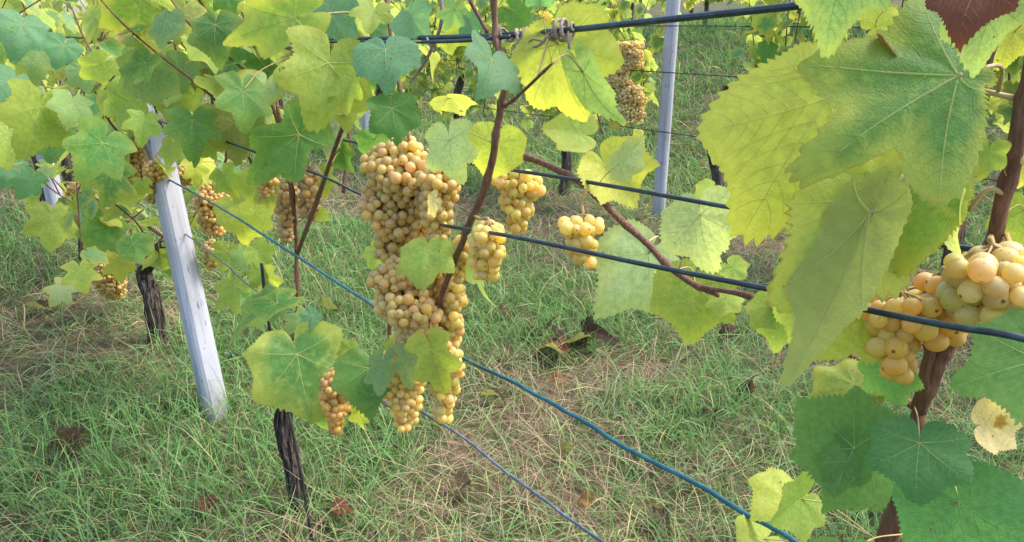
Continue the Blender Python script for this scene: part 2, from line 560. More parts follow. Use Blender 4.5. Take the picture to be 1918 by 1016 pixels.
class Vine:
    def __init__(s, name, c, q, label, group):
        s.loc = pt(c, q, gz(c))
        s.root = empty(name, s.loc, label, 'grapevine', group)
        s.canes, s.n = [], 0

    def cane(s, pts, rad, mat=None, name='cane', n=7, knots=True, seg=8):
        sp = spline(pts, n)
        k = len(sp)
        ph = random.random() * 6
        mb = MB()
        rr = np.interp(np.linspace(0, 1, k), np.linspace(0, 1, len(rad)), rad) if hasattr(rad, '__len__') else np.full(k, rad)
        if knots:
            rr = rr * .8 * np.array([1.0 + (.30 if (i % 9) == 4 else .10 if (i % 9) in (3, 5) else 0) + .03 * math.sin(i * 1.9 + ph) for i in range(k)])
            sp = [p + Vector((math.sin(i * .7 + ph), math.cos(i * .7 + ph), 0)) * rr[i] * .12 for i, p in enumerate(sp)]
        mb.tube(sp, rr, seg)
        o = mb.build(name, mat or M_CANE, s.root)
        s.canes.append(sp)
        return o

    def trunk(s, pts, rad, name='trunk', seg=28, n=12, strips=0):
        sp = spline(pts, n)
        ph = random.random() * 9

        def mod(t, a):
            return (1 + .13 * math.sin(3 * a + ph + t * 5) + .09 * math.sin(7 * a - t * 9 + ph) + .07 * math.sin(11 * a + t * 17)
                    + .10 * math.sin(t * 23 + ph + a) * math.sin(2 * a))
        mb = MB(); mb.tube(sp, rad, seg, 0, mod)
        for k in range(strips):                      # loose strips of peeling bark, part of the trunk's surface
            a = random.uniform(0, 6.28); i0 = random.randint(0, max(1, len(sp) - 16)); ln = random.randint(8, 15)
            rloc = np.interp(np.linspace(0, 1, len(sp)), np.linspace(0, 1, len(rad)), rad)
            q = []
            for i in range(i0, min(len(sp), i0 + ln)):
                lift = 1.04 + .16 * abs(math.sin((i - i0) / ln * 3.1))
                q.append(sp[i] + Vector((math.cos(a + i * .03), math.sin(a + i * .03), 0)) * rloc[i] * lift)
            if len(q) > 3: mb.tube(q, [.0015, .0042, .0034, .001], 5)
        o = mb.build(name, M_BARK, s.root)
        return o

    def near(s, p, mx=.16):
        best, bp = mx, None
        for c in s.canes:
            for q in c:
                d = (q - p).length
                if d < best: best, bp = d, q
        return bp

    def leaf(s, u, v, u2, v2, off=0., dt=0., roll=0., col='g', al=.35, big=False, attach=None, label=None, var=.08, c=CA, seed=None, loose=False, kcol=1.0, nv=0, **kw):
        if loose:
            rl = random.Random(int(u * 7 + v * 13)); roll += rl.uniform(-34, 34); dt += rl.uniform(-.02, .03)
            kw.setdefault('droop', rl.uniform(.05, .45)); kw.setdefault('fold', rl.uniform(-.12, .3)); kw.setdefault('curl', rl.uniform(0, .35)); kw.setdefault('wave', rl.uniform(.05, .12))
            kw.setdefault('lobed', rl.uniform(.6, 2.2))
        base = P(u, v, off, c)
        fwd = Vector((0, CP, -SP)); d2 = ray(u2, v2)
        tip = CAM + d2 * (((base - CAM).dot(fwd) - dt) / d2.dot(fwd))
        y = tip - base; L = y.length; y.normalize()
        tw = (CAM - base).normalized()
        z = (tw - y * tw.dot(y)).normalized()
        z = Matrix.Rotation(R(roll), 3, y) @ z
        x = y.cross(z)
        M3 = Matrix((x, y, z)).transposed()
        s.n += 1
        sd = seed or (1000 + s.n * 17 + int(u))
        rr = random.Random(sd)
        if attach is None:
            at = s.near(base)
        else:
            at = P(*attach, c) if len(attach) == 3 else Vector(attach)
        if at is None:
            at = base + (x * rr.uniform(-.3, .3) - y * .35 - z * .45 + Vector((0, 0, .15))) * L
        loc_at = (M3.transposed() @ (at - base)) / L
        ctrl = Vector((0, -.22, -.06)) * 1.0 + loc_at * .35
        d = dict(fold=rr.uniform(-.06, .16), droop=rr.uniform(.0, .22), cup=rr.uniform(-.12, .08), wave=rr.uniform(.035, .08), waven=rr.choice((2, 3, 4)),
                 curl=rr.uniform(0, .15), lobed=rr.uniform(.7, 1.1))
        d.update(kw)
        me = leaf_mesh('leaf', seed=sd, na=230 if big else 130, nr=11 if big else 7, teeth=rr.choice((30, 34, 38)), tooth=.05, veins=nv or (2 if big else 1),
                       petiole=[(0, 0, -.004), ctrl, loc_at], **d)
        o = add('leaf', me, s.root)
        T = Matrix.Translation(base - s.loc) @ M3.to_4x4() @ Matrix.Scale(L, 4)
        o.matrix_basis = T
        cc = PAL[col]
        k = (1 + rr.uniform(-var, var) * 2) * kcol
        o.color = (cc[0] * k * (1 + rr.uniform(-var, var)), cc[1] * k, cc[2] * k * (1 + rr.uniform(-var, var)), al)
        if label: o['label'] = label
        return o


ICO = {}


def ico(sub):
    if sub in ICO: return ICO[sub]
    import bmesh
    bm = bmesh.new(); bmesh.ops.create_icosphere(bm, subdivisions=sub, radius=1)
    V = np.array([v.co[:] for v in bm.verts]); Fc = [tuple(v.index for v in f.verts) for f in bm.faces]
    bm.free()
    ICO[sub] = (V, Fc)
    return ICO[sub]


def berry_mesh(k):
    V, Fc = ico(4)
    V = V * np.array([1, 1, (1.02, 1.06, 1.10, 1.0)[k]])
    r_ = np.random.default_rng(k)
    V = V * (1 + .02 * np.sin(V[:, :1] * 2.3 + k) + .02 * np.sin(V[:, 1:2] * 2.9 + k * 2))
    T = np.ones((len(V), 3)) * (1 + .10 * V[:, 2:3] * np.array([[-.2, .3, .6]]))
    dd = np.linalg.norm(V - V[np.argmin(V[:, 2])], axis=1)
    if k in (1, 2): T[dd < (.13, .13, .17, .1)[k]] = (.30, .18, .11)   # the brown scar at the tip of a berry
    if k in (2, 3):
        for j in range(5):
            c = V[r_.integers(len(V))]
            T[np.linalg.norm(V - c, axis=1) < r_.uniform(.06, .16)] *= (.62, .50, .42)
    return mesh_from('grape', V, Fc, M_GRAPE, True, None, {'tint': T})


BERRIES = [berry_mesh(k) for k in range(4)]


def rand_rot(r_):
    a, b, c = r_.uniform(-.9, .9), r_.uniform(-.9, .9), r_.uniform(0, 6.28)
    return Matrix.Rotation(a, 3, 'X') @ Matrix.Rotation(b, 3, 'Y') @ Matrix.Rotation(c, 3, 'Z')


def bunch(vine, u, v, u2, v2, w, off=0., rb=.0088, col=(.60, .36, .10), ind=0, seed=0, taper=.6, attach=None, sub=3, c=CA, label=None, tries=5000,
          shoulder=.45, loose=1.46):
    r_ = random.Random(900 + seed)
    top, bot = P(u, v, off, c), P(u2, v2, off, c)
    Wd = (P(u + w / 2, (v + v2) / 2, off, c) - P(u - w / 2, (v + v2) / 2, off, c)).length
    # width as seen, not along the slanting plane of the row
    Wd = w / F * (top - CAM).dot(Vector((0, CP, -SP)))
    ax = bot - top; L = ax.length; ax.normalize()
    e1 = ax.orthogonal().normalized(); e2 = ax.cross(e1)
    pts = []
    for k in range(tries):
        t = r_.random()
        prof = min(1, shoulder + 3.2 * t) * (1 - taper * t ** 1.4)
        rm = max(Wd / 2 * prof - rb * .8, .0)
        rf = math.sqrt(r_.uniform(.15, 1))
        a = r_.uniform(0, 6.28)
        lump = 1 + .24 * math.sin(2 * a + seed + t * 4) + .16 * math.sin(5 * t * 3.1 + a + seed)
        p = top + ax * (rb + t * (L - 2 * rb)) + (e1 * math.cos(a) + e2 * math.sin(a)) * rm * rf * lump
        s = rb * r_.choice((r_.uniform(.88, 1.1), r_.uniform(.88, 1.1), r_.uniform(.68, .9)))
        if all((p - q).length > loose * .5 * (s + s2) for q, s2, _ in pts):
            pts.append((p, s, (p - (top + ax * (p - top).dot(ax)))))
    pts.sort(key=lambda e: (e[0] - CAM).length)
    mb = MB()
    at = P(*attach, c) if attach is not None else (vine.near(top, .25) or top + Vector((0, 0, .04)) + N * .02)
    mb.tube(spline([at, top.lerp(at, .4) - N * .004, top, top.lerp(bot, .5), bot.lerp(top, .15)], 5), [.0024, .0024, .0022, .0018, .001], 6, 1)
    for p, s, rad in pts:
        foot = top + ax * max(0, (p - top).dot(ax) - .012)
        mb.tube([foot, foot.lerp(p, .5) + Vector((0, 0, .002)), p], [.0013, .0009, .0012], 4, 1, caps=False)
    V, Fc = ico(sub)
    keep = []
    tip_d = None
    for k, (p, s, rad) in enumerate(pts):
        kk = r_.uniform(.84, 1.12)
        tn = (kk * r_.uniform(.95, 1.05), kk * r_.uniform(.9, 1.06), kk * r_.uniform(.8, 1.2))
        if k < ind:
            keep.append((p, s, tn, rad)); continue
        Rm = np.array(rand_rot(r_))
        W = (V * np.array([1, 1, 1.06])) @ Rm.T * s + np.array(p)
        T = np.tile(np.array(tn), (len(V), 1))
        T[int(r_.random() * len(V))] *= .3
        mb.raw([Vector(x) for x in W], Fc, 0, tints=[tuple(x) for x in T])
    o = mb.build('grape_bunch', [M_GRAPE, M_RACHIS], vine.root, top)
    o.color = (*col, 1)
    if label: o['label'] = label
    for p, s, tn, rad in keep:
        g = add('grape', BERRIES[r_.choice((0, 0, 1, 1, 2, 3))], o)
        q = (rad.normalized() if rad.length > 1e-4 else Vector((0, 0, -1))) + Vector((r_.uniform(-.7, .7), r_.uniform(-.7, .7), r_.uniform(-.9, .3)))
        rot = (-q).normalized().to_track_quat('Z', 'Y').to_matrix().to_4x4()
        g.matrix_basis = Matrix.Translation(p - top) @ rot @ Matrix.Scale(s, 4)
        g.color = (col[0] * tn[0], col[1] * tn[1], col[2] * tn[2], 1)
    return o


def pix(p):
    d = p - CAM
    z = d.dot(Vector((0, CP, -SP)))
    if z < .05: return None
    return 959 + F * d.x / z, 508 - F * d.dot(Vector((0, SP, CP))) / z, z


def fill_cols(r_, mixw):
    k = r_.choices(list(mixw), list(mixw.values()))[0]
    cc = PAL[k]; f = r_.uniform(.75, 1.25)
    return (cc[0] * f * r_.uniform(.85, 1.2), cc[1] * f, cc[2] * f * r_.uniform(.8, 1.3)), r_.uniform(.1, .9)


MIXA = {'g': 3.2, 'bg': 1.9, 'pg': 3, 'yg': 3.6, 'y': 1.5, 'dg': 1, 'ol': .8, 'p': .8}


def fill_leaves(vine, canes, seed, size=(.055, .088), step=.07, limit=60, mixw=MIXA, keepfn=None, individual=True, lod=None):
    """leaves along the canes: the ones that show largest are parts, the rest is one part"""
    r_ = random.Random(seed)
    lst = []
    for cn in canes:
        acc = 0
        side = r_.choice((-1, 1))
        for i in range(1, len(cn)):
            acc += (cn[i] - cn[i - 1]).length
            if acc < step: continue
            acc = 0; side = -side
            p = cn[i]
            out = (N * -side * r_.uniform(.5, 1.1) + D * r_.uniform(-.9, .9) + Vector((0, 0, r_.uniform(-.2, .5)))).normalized()
            L = r_.uniform(*size)
            y = (out * r_.uniform(.25, .8) + Vector((0, 0, -r_.uniform(.25, 1.1)))).normalized()
            zz = (out * r_.uniform(.5, 1.2) + Vector((r_.uniform(-.3, .3), r_.uniform(-.3, .3), r_.uniform(.2, 1.0))))
            zz = (zz - y * zz.dot(y)).normalized()
            x = y.cross(zz)
            M3 = Matrix((x, y, zz)).transposed()
            base = p - M3 @ Vector(PETI[2]) * L
            if keepfn and not keepfn(base): continue
            col, al = fill_cols(r_, mixw)
            pp = pix(base)
            vis = -1
            if pp and -60 < pp[0] < 1980 and -60 < pp[1] < 1080: vis = L / pp[2]
            lst.append((vis, r_.randrange(16), M3, base, L, col, al))
    lst.sort(key=lambda e: -e[0])
    rest = lst
    if individual:
        for vis, k, M3, base, L, col, al in lst[:limit]:
            o = add('leaf', MID[k], vine.root)
            o.matrix_basis = Matrix.Translation(base - vine.loc) @ M3.to_4x4() @ Matrix.Scale(L, 4)
            o.color = (*col, al)
        rest = lst[limit:]
    if rest:
        VV, FF, TT, AA, b = [], [], [], [], 0
        for vis, k, M3, base, L, col, al in rest:
            V, Fc, A = (lod or FAR)[k]
            W = V @ np.array(M3).T * L + np.array(base - vine.loc)
            VV.append(W); FF.extend([tuple(i + b for i in f) for f in Fc]); b += len(V)
            f = np.clip((A[:, :1] - .5) * 2, 0, 1) * al * .7
            TT.append(np.array(col) * (1 - f) + np.array((.45, .44, .05)) * f); AA.append(A)
        me = mesh_from('foliage', np.concatenate(VV), FF, [M_LEAF], True, None, {'lf': np.concatenate(AA), 'tint': np.concatenate(TT)})
        o = add('foliage', me, vine.root)
        o.color = (1, 1, 1, .35)
        if individual: o['kind'] = 'stuff'


def rand_canes(c, q0, q1, n, z0, z1, seed, spread=.14, lean=.25, gz0=0., bow=.2):
    r_ = random.Random(seed)
    out = []
    for i in range(n):
        q = q0 + (q1 - q0) * (i + r_.random()) / n
        o = r_.uniform(-spread, spread) * .5
        o2 = o + r_.uniform(-spread, spread); dq = r_.uniform(-lean, lean)
        zt = r_.uniform(z0 + (z1 - z0) * .55, z1)
        zb = z0 + r_.uniform(-.03, .12)
        pts = [pt(c - o * .4, q, gz0 + zb), pt(c - o, q + dq * .3, gz0 + zb + (zt - zb) * .35), pt(c - o2, q + dq * .7, gz0 + zb + (zt - zb) * .75),
               pt(c - o2 * 1.3, q + dq, gz0 + zt)]
        if r_.random() < .6:
            pts.append(pt(c - o2 * 1.3 - math.copysign(bow, o2) * r_.uniform(.4, 1), q + dq * 1.5, gz0 + zt - r_.uniform(.05, .3)))
        out.append(pts)
    return out

# ------------------------------------------------------------------ the setting: ground and grass
def vnoise(x, y, sc, seed):
    g = np.random.default_rng(seed).random((64, 64))
    X, Y = x * sc, y * sc
    xi, yi = np.floor(X).astype(int), np.floor(Y).astype(int)
    fx, fy = X - xi, Y - yi
    fx, fy = fx * fx * (3 - 2 * fx), fy * fy * (3 - 2 * fy)
    a, b, c, d = g[xi % 64, yi % 64], g[(xi + 1) % 64, yi % 64], g[xi % 64, (yi + 1) % 64], g[(xi + 1) % 64, (yi + 1) % 64]
    return (a * (1 - fx) + b * fx) * (1 - fy) + (c * (1 - fx) + d * fx) * fy


def gza(d):
    return np.interp(d, [-50, 4.7, 5.6, 9.0, 10.0, 40, 200], [0, 0, .10, 1.14, 1.28, 3.2, 9])


def gzxy(x, y):
    d = x * N.x + y * N.y
    return gza(d) + .03 * (vnoise(x, y, 1.7, 3) - .5) + .012 * (vnoise(x, y, 7, 4) - .5)


def make_ground():
    ds = np.concatenate([np.arange(-30, -4, 2.), np.arange(-4, 14, .12), np.arange(14, 40, 1.5), np.arange(40, 201, 10)])
    qs = np.concatenate([np.arange(-120, -6, 6.), np.arange(-6, 14, .12), np.arange(14, 40, 1.5), np.arange(40, 241, 12)])
    Dg, Qg = np.meshgrid(ds, qs, indexing='ij')
    X, Y = N.x * Dg + D.x * Qg, N.y * Dg + D.y * Qg
    Z = gzxy(X, Y)
    V = np.stack([X, Y, Z], -1).reshape(-1, 3)
    nq = len(qs)
    i = np.arange(len(ds) - 1)[:, None] * nq + np.arange(nq - 1)[None]
    Fc = np.stack([i, i + 1, i + nq + 1, i + nq], -1).reshape(-1, 4)
    Fc = Fc[:, ::-1]
    o = add('ground', mesh_from('ground', V, Fc.tolist(), M_GROUND))
    if o.data.polygons[0].normal.z < 0: o.data.flip_normals()
    tag(o, kind='structure')


def make_grass(nb, name, label, seed, straw):
    r = np.random.default_rng(seed)
    rr = np.linspace(.7, 17, 600)
    dens = rr * np.minimum(1, (2.3 / rr) ** 1.55)
    cdf = np.cumsum(dens); cdf /= cdf[-1]
    rad = np.interp(r.random(nb), cdf, rr)
    az = r.uniform(R(-56), R(52), nb)
    # clump: pull blades to tuft centres
    x, y = rad * np.sin(az), rad * np.cos(az)
    tx = np.floor(x / .075) + .5 + (vnoise(x, y, 23, 8) - .5); ty = np.floor(y / .075) + .5 + (vnoise(x, y, 19, 9) - .5)
    pull = np.where(r.random(nb) < .6, r.uniform(.3, .85, nb), 0)
    pull = pull * (rad < 9)
    x = x + (tx * .075 - x) * pull; y = y + (ty * .075 - y) * pull
    tuft = np.abs(np.sin(tx * 127.1 + ty * 311.7) * 43758.5) % 1.0
    tuft2 = np.abs(np.sin(tx * 269.5 + ty * 183.3) * 43758.5) % 1.0
    dry = .55 * vnoise(x, y, .9, 21) + .3 * vnoise(x, y, 2.6, 22) + .15 * vnoise(x, y, 7, 23)
    dry = np.clip((dry - .405) / .22, 0, 1)
    dd = x * N.x + y * N.y
    dry = np.where(dd > 4.3, dry * .45, dry)
    if straw:
        keep = r.random(nb) < (.13 + .87 * dry)
    else:
        keep = r.random(nb) < (1 - .86 * dry)
    x, y, rad, tuft, tuft2, dry, dd = [a[keep] for a in (x, y, rad, tuft, tuft2, dry, dd)]
    n = len(x)
    z0 = gzxy(x, y) - .004
    if straw:
        ln = np.clip(r.lognormal(math.log(.11), .45, n), .04, .36)
        a0 = r.uniform(.75, 1.5, n); kap = r.uniform(-.2, .7, n)
        w = r.uniform(.0005, .0013, n)
        z0 = z0 + r.uniform(.0, .02, n)
    else:
        ln = np.clip(r.lognormal(math.log(.105), .42, n), .035, .34) * (.72 + .6 * tuft) * np.where(dd > 4.4, 1.35, 1)
        a0 = np.clip(r.normal(.42, .3, n), .02, 1.3) + .35 * dry; kap = np.clip(r.normal(1.25, .6, n), .1, 2.4)
        w = r.uniform(.0008, .0019, n) * (.8 + .5 * tuft2)
    w = w * np.clip(rad / 2.6, 1, 4.5) ** .8
    hd = tuft2 * 6.283 + r.normal(0, 1.0, n)
    S = 5
    t = np.linspace(0, 1, S + 1)
    ang = a0[:, None] + kap[:, None] * t[None] ** 1.3
    ang = np.minimum(ang, 1.62)
    step = (ln / S)[:, None]
    wob = r.normal(0, .16, (n, S + 1)).cumsum(1)
    H_ = hd[:, None] + wob
    dx = np.sin(ang) * np.cos(H_) * step; dy = np.sin(ang) * np.sin(H_) * step; dz = np.cos(ang) * step
    X = x[:, None] + np.concatenate([np.zeros((n, 1)), dx[:, :-1].cumsum(1)], 1)
    Y = y[:, None] + np.concatenate([np.zeros((n, 1)), dy[:, :-1].cumsum(1)], 1)
    Z = z0[:, None] + np.concatenate([np.zeros((n, 1)), dz[:, :-1].cumsum(1)], 1)
    fl = gzxy(X[:, -1], Y[:, -1])
    Z = np.maximum(Z, np.minimum(fl, z0 + .02)[:, None] + .004)
    wid = (w[:, None] * np.array([.75, 1, 1, .85, .55, .06])[None])
    px, py = -np.sin(H_), np.cos(H_)
    tw = r.uniform(-.8, .8, n)[:, None]
    V = np.empty((n, S + 1, 2, 3), np.float32)
    for k, sg in enumerate((-1, 1)):
        V[:, :, k, 0] = X + sg * px * wid * np.cos(tw); V[:, :, k, 1] = Y + sg * py * wid * np.cos(tw); V[:, :, k, 2] = Z + sg * wid * np.sin(tw)
    V = V.reshape(-1, 3)
    b = (np.arange(n) * (S + 1) * 2)[:, None] + (np.arange(S) * 2)[None]
    Fq = np.stack([b, b + 1, b + 3, b + 2], -1).reshape(-1, 4)
    if straw:
        c0, c1, c2 = np.array([.33, .26, .165]), np.array([.21, .145, .095]), np.array([.44, .37, .26])
        m = r.random(n)[:, None]; m2 = r.random(n)[:, None]
        colr = (c0 * (1 - m) + c1 * m) * (1 - m2 * .5) + c2 * m2 * .5
    else:
        gA, gB, gC, gD = np.array([.075, .185, .050]), np.array([.13, .27, .085]), np.array([.22, .31, .12]), np.array([.14, .25, .12])
        m = np.clip(tuft * .7 + r.normal(0, .22, n) + .15, 0, 1)[:, None]
        colr = gA * (1 - m) + gB * m
        m = np.clip(dry * .6 + r.normal(0, .25, n), 0, 1)[:, None]
        colr = colr * (1 - m) + gC * m
        m = (r.random(n) < .25)[:, None] * .7
        colr = colr * (1 - m) + gD * m
        m = (r.random(n) < .07)[:, None] * .8
        colr = colr * (1 - m) + np.array([.42, .36, .20]) * m
    colr = colr * r.uniform(.8, 1.2, (n, 1)) * np.array([1.30, 1.20, 1.20])
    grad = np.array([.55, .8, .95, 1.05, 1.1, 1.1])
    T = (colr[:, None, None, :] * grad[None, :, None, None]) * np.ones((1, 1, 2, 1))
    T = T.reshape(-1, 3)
    me = bpy.data.meshes.new(name)
    me.vertices.add(len(V)); me.vertices.foreach_set('co', V.ravel())
    me.loops.add(Fq.size); me.loops.foreach_set('vertex_index', Fq.ravel().astype(np.int32))
    me.polygons.add(len(Fq))
    me.polygons.foreach_set('loop_start', np.arange(0, Fq.size, 4, dtype=np.int32))
    me.polygons.foreach_set('loop_total', np.full(len(Fq), 4, np.int32))
    me.materials.append(M_GRASS)
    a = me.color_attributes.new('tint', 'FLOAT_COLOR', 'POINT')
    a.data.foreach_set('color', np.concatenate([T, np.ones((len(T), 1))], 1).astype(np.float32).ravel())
    me.update(calc_edges=True)
    me.polygons.foreach_set('use_smooth', [True] * len(me.polygons))
    o = add(name, me)
    tag(o, label, 'grass', kind='stuff')


make_ground()
make_grass(225000, 'grass', 'long tousled green grass covering the alley and the bank between the vine rows', 5, False)
make_grass(85000, 'dry_grass', 'dead straw coloured grass lying in thin patches among the green', 6, True)


# ------------------------------------------------------------------ posts
def post(base, top, half, label, hooks=(), yaw=0.):
    axis = top - base; L = axis.length
    prof = []
    c = .44
    for sx, sy in ((1, 1), (-1, 1), (-1, -1), (1, -1)):
        e = ((1, 1 - c), (1 - c * .45, 1 - c * .45), (1 - c, 1)) if sx * sy > 0 else ((1 - c, 1), (1 - c * .45, 1 - c * .45), (1, 1 - c))
        for a, b in e: prof.append((sx * a * half, sy * b * half))
    zs = [-.12, 0, .15, .3, .45, .6, .8, 1.0, 1.15, L - .02, L - .004, L]
    zs = [z for z in zs if z <= L - .02] + [L - .02, L - .004, L]
    zs = sorted(set(zs))
    V, Fc = [], []
    n = len(prof)
    rr = random.Random(int(base.x * 100))
    for i, z in enumerate(zs):
        k = 1.0 if z < L - .01 else (.97 if z < L - .001 else .88)
        for a, b in prof:
            j = 1 + rr.uniform(-.018, .018)
            V.append(Vector((a * k * j, b * k * j, z)))
    for i in range(len(zs) - 1):
        for k in range(n):
            Fc.append((i * n + k, i * n + (k + 1) % n, (i + 1) * n + (k + 1) % n, (i + 1) * n + k))
    Fc.append(tuple((len(zs) - 1) * n + k for k in range(n)))
    Fc.append(tuple(range(n - 1, -1, -1)))
    me = mesh_from('post', V, Fc, M_POST, False)
    root = empty('vineyard_post', base, label, 'post', 'pale posts carrying the trellis wires')
    q = axis.to_track_quat('Z', 'Y').to_matrix() @ Matrix.Rotation(yaw, 3, 'Z')
    o = add('shaft', me, root)
    o.matrix_basis = q.to_4x4()
    for z, sx, sy in hooks:
        mb = MB()
        c0 = Vector((sx * half * .93, sy * half * .93, z)); ou = Vector((sx, sy, 0)).normalized()
        mb.tube(spline([c0 - ou * .01 + Vector((0, 0, .012)), c0 + ou * .010 + Vector((0, 0, .010)), c0 + ou * .014, c0 + ou * .009 - Vector((0, 0, .010)),
                        c0 - ou * .01 - Vector((0, 0, .012))], 5), .0022, 6)
        h = mb.build('wire_hook', M_IRON, root, Vector((0, 0, 0)))
        h.location = (0, 0, 0); h.matrix_basis = q.to_4x4()
    return root


pb, ptop = G(407, 782), P(248, 55)
post(Vector((pb.x, pb.y, 0)), ptop, .0395, 'pale lavender leaning post with dark chips in the left foreground', yaw=R(8),
     hooks=[(.82, 1, -1), (.63, 1, -1), (.90, -1, -1), (1.02, 1, -1)])
gb = G(1233, 407)
post(Vector((gb.x, gb.y, 0)), Vector((gb.x + .02, gb.y + .02, 2.0)), .041, 'pale upright post standing in the far row on the right', yaw=R(20),
     hooks=[(1.18, -1, -1), (.85, -1, -1), (1.5, 1, -1)])
gb = pt(CA, 5.72, 0)
post(gb, gb + Vector((-.08, .1, 1.4)), .048, 'pale post half hidden by leaves at the left edge behind the leaning one', yaw=R(34), hooks=[(.82, 1, -1)])
gb = pt(CB, 7.9, 0)
post(gb, gb + Vector((0, 0, 1.95)), .048, 'pale post deep in the far row behind the canopy', yaw=R(30), hooks=[(1.2, 1, -1)])


# ------------------------------------------------------------------ wires
def wire(pts, rad, mat, label, n=6, kink=0., group='trellis wires'):
    pts = [Vector(p) for p in pts]
    i = 0
    while i < len(pts) - 1:                          # even out the spacing so that the curve cannot overshoot
        d = (pts[i + 1] - pts[i]).length
        if i > 0 and d > 2.2 * (pts[i] - pts[i - 1]).length:
            pts.insert(i + 1, pts[i].lerp(pts[i + 1], 1.8 * (pts[i] - pts[i - 1]).length / d))
        elif i == 0 and d > 2.2 * (pts[2] - pts[1]).length:
            pts.insert(1, pts[1].lerp(pts[0], 1.5 * (pts[2] - pts[1]).length / d)); i = -1
        i += 1
    sp = spline(pts, n)
    if kink:
        sp = [p + Vector((math.sin(i * .83), math.sin(i * .61 + 1), .8 * math.sin(i * .47) + .5 * math.sin(i * 1.9))) * kink for i, p in enumerate(sp)]
    mb = MB(); mb.tube(sp, rad, 10)
    o = mb.build('trellis_wire', mat, None, Vector((0, 0, 0)))
    return tag(o, label, 'wire', group)


def W(pix_, off, q0z, q1z, c=CA):
    a = [pt(c - off, q0z[0], q0z[1])] if q0z else []
    b = [pt(c - off, q1z[0], q1z[1])] if q1z else []
    return a + [P(p[0], p[1], p[2] if len(p) > 2 else off, c) for p in pix_] + b


wire(W([(1700, -12), (1505, 10), (1250, 37), (1080, 55), (950, 66), (800, 71), (600, 74), (420, 76), (258, 80)], .02, (-.6, 1.335), (9, 1.30)), .0037, M_WIRE_DK,
     'thick dark top wire of the near row, wound with dry tendrils')
wire(W([(955, 69), (860, 77), (760, 79), (600, 79), (430, 84)], .03, None, (9, 1.27)), .0028, M_WIRE_DK, 'thin dark strand just under the thick top wire')
wire(W([(1918, 481), (1775, 460), (1490, 408), (1345, 385), (1180, 355), (1040, 331), (900, 310), (760, 285), (560, 245)], -.045, (-.6, 1.13), (9, 1.08)), .0027, M_WIRE_DK,
     'dark middle wire passing behind the red cane and the two hanging yellow bunches')
wire(W([(1918, 635), (1790, 613), (1670, 590), (1550, 565), (1430, 540), (1300, 514), (1180, 490), (1060, 464), (940, 440), (838, 424, .06), (800, 414, -.03), (740, 393, -.05), (680, 367, -.02), (610, 333, .03), (540, 308, .06),
        (430, 268)], .09, (-.4, 1.06), (9, .98)), .0026, M_WIRE_DK, 'dark wire crossing in front of the large grapes at the right')
wire(W([(1600, 1085), (1480, 1010), (1400, 963), (1300, 905), (1180, 843), (1110, 800), (1050, 765), (1000, 737), (950, 711), (860, 668), (800, 636), (740, 600), (640, 535), (540, 470), (430, 400),
        (350, 355)], .0, (-.6, .77), (9, .8)), .0032, M_WIRE_TEAL, 'kinked teal coated wire running down to the lower right over the grass', kink=.0008)
wire(W([(1230, 1090), (1130, 1016), (1040, 953), (950, 885), (860, 815), (790, 771), (715, 715), (640, 655), (550, 590), (470, 538), (420, 493), (370, 455)], -.012, (-.2, .6), (9, .58)), .0026,
     M_WIRE_GREY, 'thin grey blue lowest wire ending at the bottom edge under the grapes', kink=.0007)
for z, lab in ((1.32, 'upper thin wire of the far row to the right of its post'), (1.02, 'middle thin wire of the far row to the right of its post'),
               (.62, 'lowest thin wire of the far row over the grass')):
    wire([pt(CB - .05, -3, z), pt(CB - .05, 1, z - .02), pt(CB - .05, 3.47, z), pt(CB - .05, 7.9, z), pt(CB - .05, 14, z)], .0035, M_WIRE_DK, lab, group='wires of the far row')

# ------------------------------------------------------------------ near row: the vine at the right, close to the camera
GA = 'grapevines of the near row'
VR = Vine('grapevine', CA, .27, 'large close grapevine at the right with big leaves and fat amber grapes', GA)
VR.trunk([VR.loc - Vector((0, 0, .05)), VR.loc + Vector((.01, .01, .2)), VR.loc + Vector((-.01, .0, .42)), VR.loc + Vector((.0, .0, .6))], [.032, .022, .018, .015])
fork = P(1722, 772)
VR.cane([VR.loc + Vector((0, 0, .58)), VR.loc.lerp(fork, .8) + Vector((0, 0, .06)), fork + Vector((0, 0, .004))], [.014, .0105, .009, .006], M_CANE, knots=False, seg=12)
VR.cane([fork] + [P(*p) for p in ((1752, 695, 0), (1778, 640, -.005), (1805, 555, -.01), (1853, 465, -.01), (1888, 340, 0), (1916, 200, .01), (1940, 60, .01), (1960, -120, .0))], [.0078, .0075, .0075, .006], n=8)
VR.cane([P(1718, 765), P(1737, 690, .005), P(1740, 640, .005), P(1728, 575, .0), P(1723, 508, .0)], [.0075, .0055, .005], M_CANE)
VR.cane([P(1775, 645, -.008), P(1786, 575, -.012), P(1784, 500, .012), P(1791, 400, .015), P(1800, 310, .02), P(1822, 215, .02), P(1856, 90, .02), P(1885, -30, .02), P(1900, -130, .02)],
        [.006, .0058, .0055, .005], n=8)
hang = [(960, 285), (1012, 304), (1070, 332), (1112, 361), (1150, 400), (1210, 455), (1262, 507), (1310, 538), (1346, 553)]
VR.cane([P(u, v, -.075) for u, v in hang], [.0068, .0066, .006, .0055, .004], n=7)
VR.cane([P(1310, 538, -.075), P(1420, 560, -.06), P(1560, 640, -.03), P(1690, 745, -.01), P(1722, 768)], [.004, .0045, .005], n=5)
VR.cane([P(1800, 160, .02), P(1860, 175, .02), P(1905, 185, .01)], [.0018, .0022], M_PET, n=4, knots=False)
VR.cane([P(1815, 395, .01), P(1850, 355, .01), P(1885, 365, .0)], [.0018, .0024], M_PET, n=4, knots=False)
b_ = True
